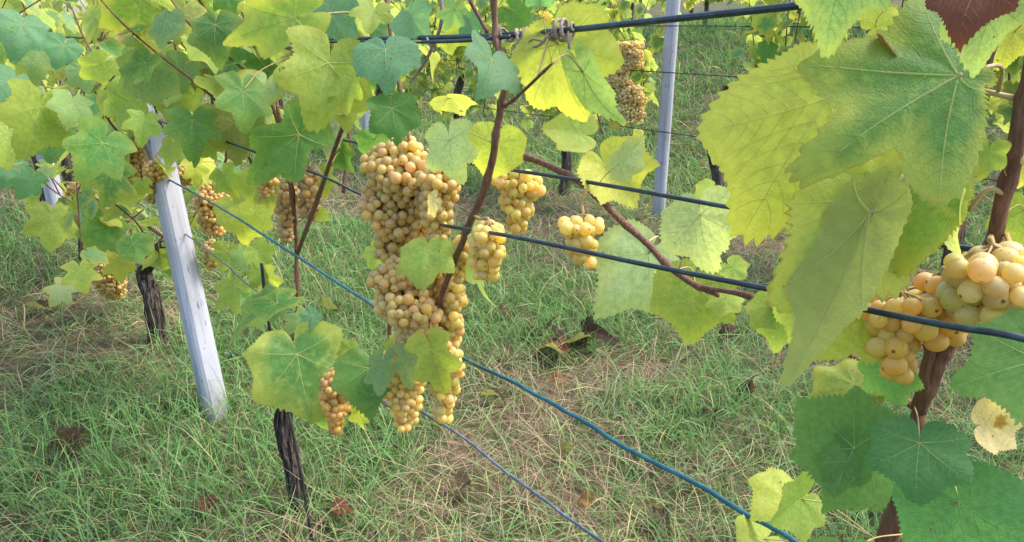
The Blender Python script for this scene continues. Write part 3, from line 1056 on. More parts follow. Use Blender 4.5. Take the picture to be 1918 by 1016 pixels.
VR.leaf(1553, 183, 1392, 452, .045, .0, -8, 'y', .35, b_, fold=-.04, droop=.05, seed=41, attach=(1800, 250, .02), lobed=.6, bend=-.5, wx=.84, dips=[(107, 26, .3), (150, 30, .3)], label='yellow green leaf in front at the left of the close leaves', wave=.03)
VR.leaf(1795, 142, 1494, 338, 0.105, .012, 8, 'g', .5, b_, fold=-.08, droop=.06, curl=.2, seed=42, attach=(1870, 170, .02), lobed=1.3, bend=0, wave=.05, wx=.76, dips=[(-20, 13, .36), (22, 10, .12), (150, 24, .5), (-112, 34, .72), (-160, 30, .6)], label='largest green leaf with yellow blotched margin')
VR.leaf(1600, -85, 1532, 90, .15, 0, 25, 'pg', .3, b_, seed=43, attach=(1880, -60, .02), fold=.1, wx=.72)
VR.leaf(1838, -40, 1792, 68, .15, .01, 20, 'red', .0, b_, seed=44, attach=(1880, -60, .02), label='wine red leaf at the top', wx=.8, curl=.3)
VR.leaf(1872, 5, 1806, 128, .125, .0, 48, 'pg', .15, b_, seed=45, attach=(1880, -30, .02), fold=.3)
VR.leaf(1776, 357, 1668, 522, .055, .0, 12, 'yg', .8, b_, seed=46, attach=(1815, 330, .02), lobed=1.1, wx=.85, dips=[(-62, 40, .5), (-115, 40, .6), (150, 30, .3)], label='mottled yellow leaf under the largest one')
VR.leaf(1700, 280, 1660, 345, .04, .0, 10, 'y', .7, b_, seed=47, attach=(1790, 300, .01), wx=.9)
VR.leaf(1655, 362, 1450, 576, .078, .0, -6, 'yg', .75, b_, seed=48, kcol=1.3, attach=(1795, 370, .01), fold=-.05, lobed=.7, bend=-.3, wx=.70, dips=[(150, 40, .4), (-150, 40, .4), (52, 22, .15), (107, 30, .5)])
VR.leaf(1632, 400, 1474, 735, .098, .0, 205, 'y', .1, b_, seed=49, attach=(1790, 390, .015), fold=-.35, lobed=.4, wx=.31, kcol=.75, nv=1, droop=0., cup=0., curl=0., dips=[(140, 45, .5), (-140, 45, .5)], wave=.03, label='long folded leaf showing its pale underside')
VR.leaf(1660, 560, 1518, 672, .02, .0, 0, 'y', .4, b_, seed=50, attach=(1735, 560, .0), wx=.72, fold=.05, dips=[(150, 40, .5), (-150, 40, .5), (-105, 32, .45)])
VR.leaf(1535, 560, 1480, 660, .03, .0, 20, 'yg', .2, b_, seed=51, attach=(1722, 600, .0))
VR.leaf(1664, 690, 1690, 765, .03, .0, 25, 'dg', .1, b_, seed=52, attach=(1735, 690, .0))
VR.leaf(1600, 720, 1510, 745, .03, .0, 40, 'yg', .6, b_, seed=53, attach=(1722, 768, .0))
VR.leaf(1600, 840, 1490, 748, .085, -.01, 0, 'g', .05, b_, seed=54, attach=(1700, 800, .0), fold=.05, wx=.98, lobed=.6, droop=.05)
VR.leaf(1628, 858, 1560, 968, .075, .012, -28, 'g', .05, b_, seed=55, attach=(1700, 800, .0), fold=.05, lobed=.6, wx=.85)
VR.leaf(1722, 830, 1716, 943, .12, .02, 0, 'dg', .0, b_, seed=56, attach=(1712, 760, .0), fold=.03, lobed=.8, wx=1.06, wave=.03, droop=.1, label='dark green leaf just under the fork of the canes')
VR.leaf(1796, 940, 1832, 1118, .10, .015, 8, 'dg', .0, b_, seed=57, attach=(1740, 800, .0), fold=.04, lobed=.8, wave=.03, label='broad dark green leaf in the bottom right corner')
VR.leaf(1948, 675, 1786, 728, .052, .0, -6, 'g', .1, b_, seed=58, attach=(1860, 460, -.01), fold=.03, lobed=.6, droop=.04, wx=.85, cup=0., wave=.02)
VR.leaf(1850, 770, 1885, 832, .05, .0, 15, 'cr', .9, b_, seed=59, attach=(1748, 762, .0), lobed=.5, teeth=0, wx=.62, curl=.5, fold=.3, label='dry cream leaf with a brown centre on a long stalk') if False else None
VR.leaf(1846, 795, 1912, 786, .05, .0, 10, 'cr', .12, b_, seed=59, attach=(1748, 762, .0), lobed=.4, wx=1.05, cup=.5, label='dry cream leaf with a brown centre on a long stalk')
VR.leaf(1872, 790, 1893, 797, .058, .0, 10, 'am', .9, b_, seed=60, attach=(1866, 790, .05), lobed=1.1, wx=1., label='curled brown scrap inside the cream leaf')
VR.leaf(1478, 935, 1408, 968, .0, .02, 30, 'y', .15, b_, seed=61, attach=(1640, 1010, .0), fold=.3)
VR.leaf(1500, 935, 1440, 985, .02, .02, -40, 'yg', .2, b_, seed=62, attach=(1640, 1010, .0), fold=.3)
VR.leaf(1430, 1010, 1378, 1035, .0, .02, 20, 'y', .2, b_, seed=63, attach=(1640, 1040, .0), fold=.3)
VR.leaf(1590, 1060, 1600, 1190, .09, .02, 0, 'g', .15, b_, seed=64, attach=(1700, 1000, .0), lobed=.6)
VR.leaf(1850, 285, 1830, 342, .03, .0, 30, 'yg', .2, b_, seed=65, attach=(1885, 330, .01))
VR.leaf(1790, 385, 1772, 478, .05, .0, 62, 'p', .05, b_, seed=66, attach=(1795, 380, .015), fold=.3, wx=.7)
VR.leaf(1918, 395, 1895, 470, -.03, .0, 10, 'yg', .3, b_, seed=67)
VR.leaf(1900, 60, 1870, 125, -.02, .0, 20, 'y', .3, b_, seed=68)
VR.leaf(1925, 300, 1905, 350, -.05, .0, 10, 'y', .4, b_, seed=69)
VR.leaf(1655, 85, 1690, 135, .12, .0, 50, 'br', .0, b_, seed=70, attach=(1690, 60, .1), curl=.9, fold=.5, wx=.6, label='curled dark brown scrap on the edge of the largest leaf')
VR.leaf(1598, 108, 1576, 146, .115, .0, 60, 'br', .0, b_, seed=71, attach=(1640, 90, .11), curl=.9, fold=.5, wx=.6)
VR.leaf(1640, 50, 1690, 20, .10, .0, 10, 'y', .3, b_, seed=72, attach=(1700, -30, .1))
VR.leaf(1770, -10, 1705, 40, .06, .0, 10, 'bg', .1, b_, seed=73, attach=(1850, 20, .02))
# leaves of the hanging red cane
VR.leaf(1136, 312, 1192, 392, -.09, .0, -22, 'y', .5, b_, seed=80, attach=(1112, 361, -.075), fold=.32, wx=1.0, lobed=.6, curl=.3, wave=.10, cup=.3, label='crumpled bright leaf with curled pale rim before the far post')
VR.leaf(1160, 305, 1212, 258, -.05, .0, 38, 'p', .4, b_, seed=81, attach=(1112, 361, -.075), fold=.4, wx=.8)
VR.leaf(1216, 474, 1116, 590, -.115, .02, -8, 'p', .3, b_, seed=82, attach=(1210, 455, -.075), fold=-.06, lobed=.6, wx=.8, dips=[(150, 40, .5), (-150, 40, .5)])
VR.leaf(1302, 532, 1284, 642, -.10, .02, 10, 'yg', .25, b_, seed=83, attach=(1262, 507, -.075), fold=.04, lobed=.7)
VR.leaf(1312, 402, 1324, 512, -.06, .02, 28, 'p', .15, b_, seed=84, attach=(1270, 512, -.075), fold=.25, lobed=.6)
VR.leaf(1360, 560, 1345, 592, -.10, .02, 20, 'yg', .35, b_, seed=85, attach=(1346, 553, -.075))
VR.leaf(1086, 252, 1014, 240, -.10, .0, 35, 'yg', .4, b_, seed=86, attach=(1066, 330, -.075), fold=.25, lobed=.5)
VR.leaf(1102, 312, 1106, 352, -.09, .0, 25, 'pg', .15, b_, seed=87, attach=(1100, 355, -.075))
VR.leaf(1330, 355, 1300, 372, -.12, .0, 20, 'y', .3, b_, seed=88, attach=(1270, 430, -.1))
VR.leaf(1345, 260, 1332, 310, -.02, .0, 50, 'pg', .1, b_, seed=89, attach=(1400, 250, -.02), wx=.6)
VR.leaf(1440, 575, 1405, 615, -.05, .0, 10, 'yg', .35, b_, seed=90)
VR.leaf(1465, 600, 1448, 660, -.05, .0, 20, 'yg', .2, b_, seed=91)
VR.leaf(1370, 500, 1400, 525, -.1, .0, 20, 'pg', .3, b_, seed=92)

AMB, GOLD, TAN, BRN = (.86, .66, .17), (.82, .72, .29), (.78, .615, .235), (.72, .55, .20)
bunch(VR, 1858, 456, 1852, 612, 182, .026, .0098, GOLD, 44, 1, .25, shoulder=.7, attach=(1858, 440, -.01), loose=1.42)
bunch(VR, 1908, 488, 1905, 600, 100, .016, .0098, AMB, 10, 2, .3, shoulder=.7, attach=(1885, 440, -.01), loose=1.42)
bunch(VR, 1766, 508, 1768, 655, 126, .006, .0098, AMB, 28, 3, .3, shoulder=.8, attach=(1786, 500, .0), loose=1.42)
bunch(VR, 1684, 545, 1686, 724, 128, .035, .0094, AMB, 26, 4, .45, shoulder=.9, attach=(1735, 565, .0), loose=1.5)
bunch(VR, 1908, 268, 1908, 320, 40, .0, .0096, GOLD, 2, 5, .3, attach=(1892, 300, .0))
bunch(VR, 974, 318, 970, 436, 88, -.07, .0086, (.88, .74, .24), 9, 6, .45, attach=(975, 290, -.075), shoulder=.7)
bunch(VR, 1092, 400, 1090, 502, 86, -.02, .0086, (.88, .74, .24), 5, 7, .45, attach=(1098, 352, -.075), shoulder=.7)

# ------------------------------------------------------------------ near row: the vine in the middle
VM = Vine('grapevine', CA, 1.77, 'middle grapevine with a shaggy black trunk and a heavy mass of tan grapes', GA)
VM.loc = Vector(VM.root.location)
VM.trunk([P(566, 990), P(560, 935), P(548, 870), P(533, 806), P(531, 742), P(531, 682), P(541, 630)], [.029, .0215, .019, .0215, .018, .017, .013], strips=70)
VM.cane([P(538, 640), P(560, 612), P(590, 598, -.01), P(640, 668, -.02), P(700, 735, -.02), P(765, 778, -.01)], [.016, .013, .011, .0095, .008], M_OLDCANE)
VM.cane([P(765, 778, -.01), P(800, 650, .02), P(830, 545, .05), P(856, 478, .05), P(880, 420, .05), P(914, 335, .05), P(928, 262, .05), P(937, 205, .05), P(944, 163, .05), P(937, 105, .04), P(927, 52, .03),
         P(925, -40, .03), P(920, -160, .03)], [.0058, .0058, .0066, .006, .0055, .005], n=8)
VM.cane([P(944, 200, .05), P(965, 185, .055), P(1000, 152, .06), P(1034, 120, .065)], [.003, .0026, .0018], n=5)
VM.cane([P(541, 635), P(557, 585, -.01), P(556, 500, -.02), P(553, 420, -.02), P(548, 350, -.02), P(536, 290, -.02), P(520, 200, -.02), P(500, 100, -.03), P(478, -30, -.03)], [.007, .006, .0055, .0045])
VM.cane([P(866, -30, .05), P(890, 20, .04), P(914, 62, .03)], [.0028, .0034], n=5)
VM.cane([P(822, -40, .02), P(827, 40, .02), P(805, 100, .01), P(775, 148, .0)], [.0035, .003], M_OLDCANE, n=5)
VM.cane([P(553, 420, -.02), P(545, 350, .02), P(538, 310, .03)], [.007, .006], n=5)
VM.cane([P(765, 778, -.01), P(730, 640, .0), P(745, 480, .02), P(770, 330, .03), P(765, 240, .03), P(740, 120, .02), P(720, -40, .0)], [.006, .005, .004])
VM.cane([P(610, 100, .0), P(500, 82, .0), P(400, 52, .02), P(300, 80, .05), P(205, 104, .08)], [.005, .0055, .005, .004, .0025], M_OLDCANE)
VM.cane([P(556, 480, -.02), P(620, 300, .0), P(650, 200, .02), P(640, 90, .03), P(620, -30, .02)], [.006, .005, .004])
bunch(VM, 766, 258, 744, 484, 158, .05, .0086, TAN, 34, 11, .42, attach=(765, 240, .03), shoulder=.30, tries=9000)
bunch(VM, 822, 300, 818, 470, 78, .04, .0086, TAN, 10, 12, .3, attach=(800, 280, .03), tries=6000)
bunch(VM, 765, 470, 802, 672, 156, .055, .0086, TAN, 28, 13, .25, attach=(790, 450, .04), tries=9000)
bunch(VM, 852, 520, 846, 684, 58, .02, .0086, (.86, .70, .24), 4, 14, .35, attach=(845, 500, .05))
bunch(VM, 916, 414, 908, 528, 88, .075, .0086, (.88, .74, .24), 12, 15, .45, attach=(888, 405, .05), shoulder=.7)
bunch(VM, 866, 440, 858, 535, 56, .03, .0086, (.86, .70, .24), 4, 16, .4, attach=(872, 430, .05))
bunch(VM, 750, 640, 762, 808, 92, .04, .0086, (.86, .70, .24), 4, 17, .5, attach=(770, 690, .03))
bunch(VM, 840, 640, 830, 790, 64, .03, .0086, (.86, .70, .24), 3, 18, .3, attach=(815, 690, .03))
bunch(VM, 636, 690, 628, 812, 72, .06, .0086, (.80, .56, .16), 0, 19, .5, attach=(640, 670, -.02))
bunch(VM, 538, 338, 536, 454, 48, .0, .0086, (.66, .48, .20), 0, 20, .4, attach=(548, 335, -.02))
bunch(VM, 579, 308, 580, 414, 56, -.02, .0086, (.66, .48, .20), 0, 21, .3, attach=(550, 320, -.02))
bunch(VM, 455, 78, 455, 150, 76, -.10, .0087, BRN, 0, 22, .4, attach=(500, 82, .0))
bunch(VM, 362, 118, 362, 172, 46, -.06, .0087, BRN, 0, 23, .4, attach=(380, 60, .0))
bunch(VM, 500, 320, 498, 372, 40, -.05, .0087, BRN, 0, 24, .4)
T_ = [  # u v u2 v2 off dt roll colour yellowing
    (735, 203, 748, 270, .10, .02, -5, 'g', .0), (640, 175, 655, 240, .02, 0, 20, 'yg', .3), (722, 92, 728, 152, .09, .02, 10, 'bg', .0), (921, 113, 914, 168, .09, .02, 0, 'bg', .0),
    (842, 262, 852, 345, .10, .02, 5, 'p', .25), (930, 265, 915, 345, .0, 0, 15, 'y', .4), (700, 262, 712, 312, .05, 0, 10, 'g', .05), (798, 468, 786, 532, .10, .02, -10, 'yg', .3),
    (897, 462, 893, 586, .03, .0, 40, 'pg', .2, dict(wx=.5)), (556, 664, 588, 792, .10, .03, 0, 'g', .6), (520, 568, 418, 606, .06, .03, 40, 'g', .4, dict(wx=.75)), (500, 572, 545, 545, .05, 0, 50, 'bg', .1),
    (766, 674, 752, 736, .11, .01, -8, 'pg', .2, dict(wx=.9)), (808, 656, 836, 746, .09, .01, 14, 'yg', .4, dict(wx=.72)), (690, 690, 684, 775, .08, .02, 10, 'g', .1), (716, 680, 705, 740, .10, .0, 45, 'pg', .1),
    (670, 770, 676, 810, .02, 0, 30, 'y', .3), (612, 760, 600, 818, .03, 0, 45, 'g', .3), (565, 600, 530, 622, .05, 0, 30, 'pg', .2), (585, 592, 560, 612, .05, 0, 50, 'bg', .0),
    (812, 376, 790, 398, .10, .0, 30, 'cr', .3), (660, 655, 630, 664, .03, 0, 40, 'yg', .2), (740, 640, 720, 660, .06, 0, 20, 'yg', .2),
    (440, 535, 395, 580, .0, 0, 25, 'yg', .3), (500, 520, 520, 560, -.03, 0, 25, 'y', .3), (458, 478, 430, 500, -.05, 0, 20, 'pg', .1), (480, 470, 510, 500, -.05, 0, 20, 'yg', .2), (490, 510, 470, 540, -.02, 0, 10, 'yg', .1),
    (1045, 82, 1085, 222, .02, .0, -12, 'y', .3), (1092, 135, 1146, 248, .03, 0, 40, 'pg', .05, dict(wx=.42)), (615, 118, 590, 242, .12, .03, 0, 'yg', .35), (660, 150, 640, 210, .10, .0, 30, 'yg', .35),
    (455, 170, 462, 248, .14, .02, 0, 'g', .15), (360, 225, 362, 282, .16, .02, 5, 'g', .1), (440, 230, 446, 308, .06, .0, 15, 'ol', .2), (560, 252, 462, 345, .12, .02, -8, 'g', .1, dict(wx=.66)),
    (552, 34, 408, 82, .15, .0, 10, 'yg', .6, dict(wx=.5)), (545, 165, 580, 185, .10, 0, 60, 'yg', .4), (395, 275, 375, 300, .10, .0, 10, 'yg', .1), (500, 130, 470, 160, .0, 0, 20, 'g', .1), (420, 110, 400, 150, -.02, 0, 10, 'bg', .1),
    (340, 130, 300, 180, .1, .02, 10, 'pg', .1), (290, 135, 220, 175, .17, .02, 22, 'pg', .3), (285, 110, 235, 150, .12, .02, 30, 'pg', .2), (245, 190, 180, 205, .14, .0, 10, 'yg', .2),
    (620, 20, 640, 60, .05, .02, 0, 'bg', .0), (700, 20, 690, 55, .04, .02, 10, 'yg', .2), (770, 30, 790, 70, .02, 0, 0, 'bg', .0), (830, 60, 870, 80, .0, 0, 25, 'y', .3), (850, 20, 835, 60, .05, 0, 10, 'pg', .0),
    (960, 20, 1000, 55, .0, 0, 0, 'g', .1), (880, 40, 890, 75, .0, 0, 20, 'bg', .0), (660, 100, 640, 130, .02, 0, 20, 'yg', .4), (690, 150, 680, 175, .0, 0, 20, 'g', .1), (1010, -25, 1030, 20, .1, 0, 20, 'bg', .0),
    (262, -8, 182, 58, .18, .02, 12, 'yg', .8), (345, 20, 330, 75, .12, .02, 0, 'ol', .5), (236, 70, 205, 76, .08, .0, 30, 'dry', .3, dict(wx=.6)), (420, -15, 440, 30, .1, 0, 0, 'g', .1), (600, 400, 612, 412, -.03, 0, 40, 'y', .2), (700, 470, 720, 500, .0, 0, 30, 'yg', .2),
    (405, 345, 398, 392, -.10, 0, 10, 'y', .5), (438, 385, 452, 432, -.08, 0, -10, 'yg', .4), (478, 398, 470, 448, -.06, 0, 15, 'y', .3), (500, 352, 512, 398, -.08, 0, 0, 'ol', .4), (430, 320, 445, 360, -.06, 0, 0, 'bg', .1),
    (470, 335, 462, 380, -.08, 0, 10, 'yg', .5), (600, 330, 612, 372, -.06, 0, 10, 'yg', .4), (640, 285, 650, 320, -.06, 0, 10, 'g', .2), (425, 470, 415, 510, -.1, 0, 10, 'yg', .2), (455, 560, 470, 600, -.02, 0, 0, 'g', .2)]
for a in T_:
    VM.leaf(*a[:9], loose=True, **(a[9] if len(a) > 9 else {}))


def tendrils(vine):
    for k, (u0, v0, u1, v1) in enumerate(((922, 62, 952, 66), (955, 66, 1000, 62), (1030, 59, 1078, 54), (1036, 60, 1060, 58))):
        a, b = P(u0, v0, .022), P(u1, v1, .022)
        ax = (b - a).normalized(); e1 = ax.orthogonal().normalized(); e2 = ax.cross(e1)
        q = []
        turns = 2.1 + k * .45
        n = 52
        for i in range(n + 1):
            t = i / n
            r = .0050 + .0034 * math.sin(t * 9 + k) + .0024 * math.sin(t * 31 + k * 2) + (.003 if k > 1 else 0)
            q.append(a.lerp(b, t + .05 * math.sin(t * 20 + k)) + (e1 * math.cos(t * turns * 6.28) + e2 * math.sin(t * turns * 6.28)) * r)
        mb = MB(); mb.tube(q, [.0022, .0026, .002, .0014], 6)
        mb.build('tendril', M_TENDRIL, vine.root)
    for pts in (((968, 62), (972, 95), (968, 130), (970, 178)), ((985, 66), (987, 90), (990, 110), (994, 130)), ((1065, 60), (1066, 85), (1064, 108)), ((1030, 62), (1010, 85), (985, 90), (998, 74), (1020, 80)),
                ((800, 72), (805, 84), (812, 97), (816, 88), (812, 76)), ((945, 68), (925, 80), (905, 82))):
        mb = MB(); mb.tube(spline([P(u, v, .025 + .006 * (i % 2)) for i, (u, v) in enumerate(pts)], 6), [.0020, .0018, .0010], 6)
        mb.build('tendril', M_TENDRIL, vine.root)


tendrils(VM)
cn = []
for pts in rand_canes(CA + .02, 1.45, 2.75, 24, .98, 1.58, 31, .16, .25):
    if random.random() < .6: VM.cane(pts, [.005, .0035, .002], n=6)
    else: VM.canes.append(spline(pts, 6))
    cn.append(VM.canes[-1])


def clear_top(p):                                    # the head of the leaning post stands free of leaves
    q, d = p.dot(D), p.dot(N)
    return not (2.35 < q < 2.98 and p.z > 1.10 and d < CA + .03)


fill_leaves(VM, cn, 5, limit=36, step=.07, size=(.048, .08), keepfn=clear_top, lod=NEAR)

# ------------------------------------------------------------------ near row: the vine behind the leaning post
VL = Vine('grapevine', CA, 3.27, 'grapevine behind the leaning post with a forked dark trunk and brown bunches', GA)
VL.trunk([P(304, 668), P(295, 625), P(287, 578), P(277, 535), P(268, 502)], [.038, .033, .031, .031, .027], strips=30)
VL.trunk([P(268, 508), P(286, 480), P(304, 460, -.02), P(318, 448, -.05)], [.025, .023, .021, .016], 'branch', 20, 8)
VL.trunk([P(270, 512), P(240, 488), P(205, 462), P(180, 440)], [.022, .016, .012, .009], 'branch', 16, 8)
VL.cane([P(312, 447), P(262, 415), P(212, 390), P(180, 372)], [.0085, .007, .006], n=6)
VL.cane([P(248, 440), P(240, 400), P(237, 380), P(225, 280), P(215, 180)], [.007, .006, .005], n=6)
VL.cane([P(385, 495, -.1), P(400, 430, -.1), P(420, 330, -.1), P(430, 200, -.1)], [.006, .005], n=6)
for i, a in enumerate(((238, 258, 262, 358, 58, .06), (290, 305, 288, 378, 42, .04), (158, 345, 154, 418, 60, .02), (398, 346, 396, 436, 72, -.06), (205, 484, 208, 554, 70, .06), (345, 310, 348, 350, 40, -.1),
                       (398, 450, 400, 505, 40, -.08))):
    bunch(VL, *a, .0092, BRN if i != 3 else (.74, .54, .2), 0, 30 + i, .4, sub=2)
T_ = [(192, 268, 148, 340, .38, .03, -5, 'g', .3), (212, 325, 205, 388, .2, .03, 5, 'g', .4), (192, 425, 172, 488, .15, .03, -8, 'g', .25), (250, 455, 262, 495, .15, .02, 5, 'g', .3), (98, 405, 100, 468, .2, .03, 10, 'yg', .3),
      (150, 505, 158, 545, .2, .03, 0, 'yg', .6), (222, 488, 228, 530, .14, .02, 20, 'y', .9), (120, 540, 92, 572, .25, .02, 40, 'p', .6), (462, 410, 450, 462, -.08, 0, 20, 'y', .5), (362, 310, 375, 345, .0, 0, 10, 'y', .4),
      (420, 330, 440, 370, .0, 0, 20, 'yg', .3), (382, 305, 395, 330, -.05, 0, 0, 'y', .5), (75, 200, 62, 290, .42, .04, -5, 'yg', .3), (15, 250, 8, 308, .42, .04, 5, 'yg', .5), (135, 190, 128, 228, .36, .04, 5, 'pg', .1),
      (150, 130, 160, 170, .4, .0, 5, 'pg', .0), (70, 90, 60, 145, .42, .03, 0, 'pg', .2), (40, 45, 30, 95, .45, .02, 5, 'bg', .0), (120, 85, 105, 125, .4, .02, 0, 'bg', .0), (190, 120, 150, 150, .38, .02, 0, 'yg', .3),
      (60, 335, 40, 375, .35, .02, 0, 'bg', .0), (20, 310, 10, 350, .35, .02, 0, 'bg', .0), (270, 225, 262, 262, .3, .02, 10, 'yg', .2), (150, 375, 140, 400, .2, 0, 10, 'yg', .3), (180, 345, 150, 352, .2, 0, 10, 'y', .5),
      (265, 345, 262, 375, .1, 0, 20, 'yg', .4), (300, 480, 310, 510, .0, 0, 20, 'yg', .5), (330, 470, 320, 500, -.05, 0, 20, 'yg', .5), (100, 255, 95, 300, .38, .03, 20, 'g', .1), (30, 150, 20, 190, .42, .02, 0, 'bg', .0)]
for a in T_:
    VL.leaf(*a[:9], loose=True, **(a[9] if len(a) > 9 else {}))
cn = []
for pts in rand_canes(CA + .0, 2.6, 4.0, 20, .82, 1.6, 41, .26, .25) + rand_canes(CA - .05, 2.75, 3.95, 12, .38, .95, 42, .22, .2, bow=.1):
    if random.random() < .6: VL.cane(pts, [.005, .0035, .002], n=6)
    else: VL.canes.append(spline(pts, 6))
    cn.append(VL.canes[-1])
fill_leaves(VL, cn, 6, limit=62, step=.062, size=(.05, .085), keepfn=clear_top, lod=NEAR)

# the rest of the near row, seen end on at the left
for k, (q, lab) in enumerate(((4.77, 'third grapevine of the near row, at the left edge behind the pale half hidden post'), (6.27, 'leafy grapevine farther up the near row at the left edge'),
                              (7.77, 'small far grapevine at the end of the near row, upper left'))):
    v = Vine('grapevine', CA, q, lab, GA)
    v.trunk([v.loc - Vector((0, 0, .04)), v.loc + Vector((.02, 0, .3)), v.loc + Vector((-.03, .02, .55)), v.loc + Vector((0, .02, .72))], [.042, .036, .034, .028], strips=6)
    cn = []
    for pts in rand_canes(CA, q - .72, q + .72, 17, .72, 1.75, 50 + k, .3, .25) + rand_canes(CA, q - .6, q + .6, 5, .35, .8, 60 + k, .22, .2, bow=.1):
        if random.random() < .5: v.cane(pts, [.005, .0035, .002], n=6, seg=6)
        else: v.canes.append(spline(pts, 6))
        cn.append(v.canes[-1])
    for j in range(3):
        qq = q - .5 + j * .45
        a = pix(pt(CA - .1, qq, .85))
        bunch(v, a[0], a[1], a[0], a[1] + 42, 26, .1, .0095, BRN, 0, 70 + k * 5 + j, .4, sub=2, attach=pt(CA, qq, .9)[:0] or None)
    fill_leaves(v, cn, 70 + k, limit=(90, 60, 40)[k], size=(.055, .09))

# ------------------------------------------------------------------ the row across the alley
GB = 'grapevines of the far row across the alley'
MIXB = {'g': 3, 'bg': 3, 'pg': 2.4, 'yg': 3.4, 'y': 1.6, 'dg': 1, 'ol': 1, 'am': .12}
labs = ['far row grapevine at the right edge, seen through the close leaves', 'far row grapevine behind the big right hand leaves', 'far row grapevine just right of the upright post, beyond a gap in the foliage',
        'far row grapevine left of the upright post with brown bunches and a dark trunk', 'far row grapevine behind the tendrils on the top wire', 'far row grapevine seen over the tan grapes',
        'far row grapevine seen behind the dark leaf left of the grapes', 'far row grapevine behind the leaves above the middle trunk', 'far row grapevine glimpsed at the upper left behind the near row']
for k in range(9):
    q = 4.5 + 1.5 * (k - 3)
    v = Vine('grapevine', CB, q, labs[k], GB)
    v.trunk([v.loc - Vector((0, 0, .04)), v.loc + Vector((.02, .01, .3)), v.loc + Vector((-.03, .02, .6)), v.loc + Vector((.02, .02, .82)), v.loc + Vector((.03, .02, .95))], [.044, .038, .035, .032, .024], strips=6, seg=16)
    q0, q1 = q - .76, q + .76
    if k == 2: q1 = 2.95
    if k == 3: q0 = 3.62
    cn = []
    for pts in rand_canes(CB, q0, q1, int(17 * (q1 - q0)), .80, 1.95, 100 + k, .26, .2) + (rand_canes(CB, q0, q1, 11, .48, 1.15, 150 + k, .24, .2, bow=.1) if k > 2 else []):
        sp = spline(pts, 6); v.canes.append(sp); cn.append(sp)
        if random.random() < .4: v.cane(pts, [.006, .004, .002], n=5, seg=5)
    fill_leaves(v, cn, 110 + k, size=(.06, .095), step=.055, mixw=MIXB, limit=(20, 20, 40, 60, 50, 40, 30, 10, 10)[k])
    if k == 3:
        for j, a in enumerate(((1140, 76, 1138, 134, 56), (1182, 76, 1184, 132, 54), (1158, 130, 1164, 196, 50), (1182, 160, 1188, 232, 50))):
            bunch(v, *a, .30, .0118, (.80, .68, .34), 0, 120 + j, .35, sub=2, c=CB, loose=1.7, shoulder=.7)
    elif k == 1:
        for j in range(2):
            a = pix(pt(CB - .15, q - .3 + j * .4, 1.0))
            bunch(v, a[0], a[1], a[0], a[1] + 55, 36, .15, .0100, (.64, .50, .25), 0, 130 + j + k * 4, .4, sub=2, c=CB)

# ------------------------------------------------------------------ rows on the bank beyond
for ci, (c, qs, grp, nm) in enumerate(((CC, [1.5 + 1.6 * i for i in range(13)], 'grapevines on top of the bank', 'bank top'), (CD, [1.0 + 2.4 * i for i in range(9)], 'grapevines behind the bank', 'hindmost row'))):
    for k, q in enumerate(qs):
        z = gz(c)
        v = Vine('grapevine', c, q, 'distant leafy grapevine of the %s' % ('row on top of the grass bank' if ci == 0 else 'hindmost row behind the bank'), grp)
        v.trunk([v.loc - Vector((0, 0, .04)), v.loc + Vector((.02, 0, .3)), v.loc + Vector((0, .02, .7))], [.042, .036, .03], seg=10, n=4)
        cn = [spline(p, 5) for p in rand_canes(c, q - .85 * (1 + ci * .5), q + .85 * (1 + ci * .5), 24 + ci * 10, .35, 1.9, 200 + k + ci * 40, .4, .3, gz0=z)]
        fill_leaves(v, cn, 220 + k + ci * 40, size=(.075, .12), step=.075, mixw=MIXB, individual=False)

# ------------------------------------------------------------------ small things
mb = MB()
mb.tube(spline([P(541, 775, .05), P(522, 712, .045), P(507, 630, .04), P(497, 560, .04), P(490, 494, .04)], 6), .0042, 8)
fl = P(541, 775, .05)
mb.tube(spline([fl, Vector((fl.x + .02, fl.y - .01, fl.z * .5)), Vector((fl.x + .035, fl.y - .015, -.06))], 4), .0042, 8)
tag(mb.build('iron_stake', M_IRON, None, Vector((fl.x + .035, fl.y - .015, 0))), 'thin rusty black stake rising beside the middle trunk', 'stake')

g0 = G(428, 668)
mb = MB()
a = Vector((g0.x, g0.y, .012)); b = P(463, 632, .0); b = a + (b - a).normalized() * .16 if (b - a).length > .4 else b
sp = spline([a - Vector((.02, 0, .0)), a, a.lerp(b, .5) + Vector((.006, 0, -.012)), b], 6)
mb.tube(sp, [.004, .0065, .0055, .003], 8)
tag(mb.build('twine_end', M_TWINE, None, a), 'short blue end of twine in the grass right of the leaning post', 'twine')

# lilac flower
fc = G(1486, 731); fc.z = .06
mb = MB()
root = empty('wild_flower', Vector((fc.x, fc.y, 0)), 'small lilac flower in the grass beside the long folded leaf', 'flower')
mb.tube(spline([Vector((fc.x + .02, fc.y + .02, 0)), Vector((fc.x + .012, fc.y + .01, .03)), fc], 5), .0012, 6)
mb.build('stem', M_RACHIS, root)
for k in range(5):
    a = k * 1.2566
    e = Vector((math.cos(a), math.sin(a) * .8, .35)); sd = Vector((-math.sin(a), math.cos(a), 0))
    V = []
    for i in range(6):
        t = i / 5; w = .011 * math.sin(math.pi * (.15 + .75 * t))
        V += [fc + e * (.028 * t) + sd * w, fc + e * (.028 * t) - sd * w + Vector((0, 0, .001))]
    mb = MB(); mb.raw(V, [(2 * i, 2 * i + 1, 2 * i + 3, 2 * i + 2) for i in range(5)])
    mb.build('petal', M_PET if False else M_PETAL, root)

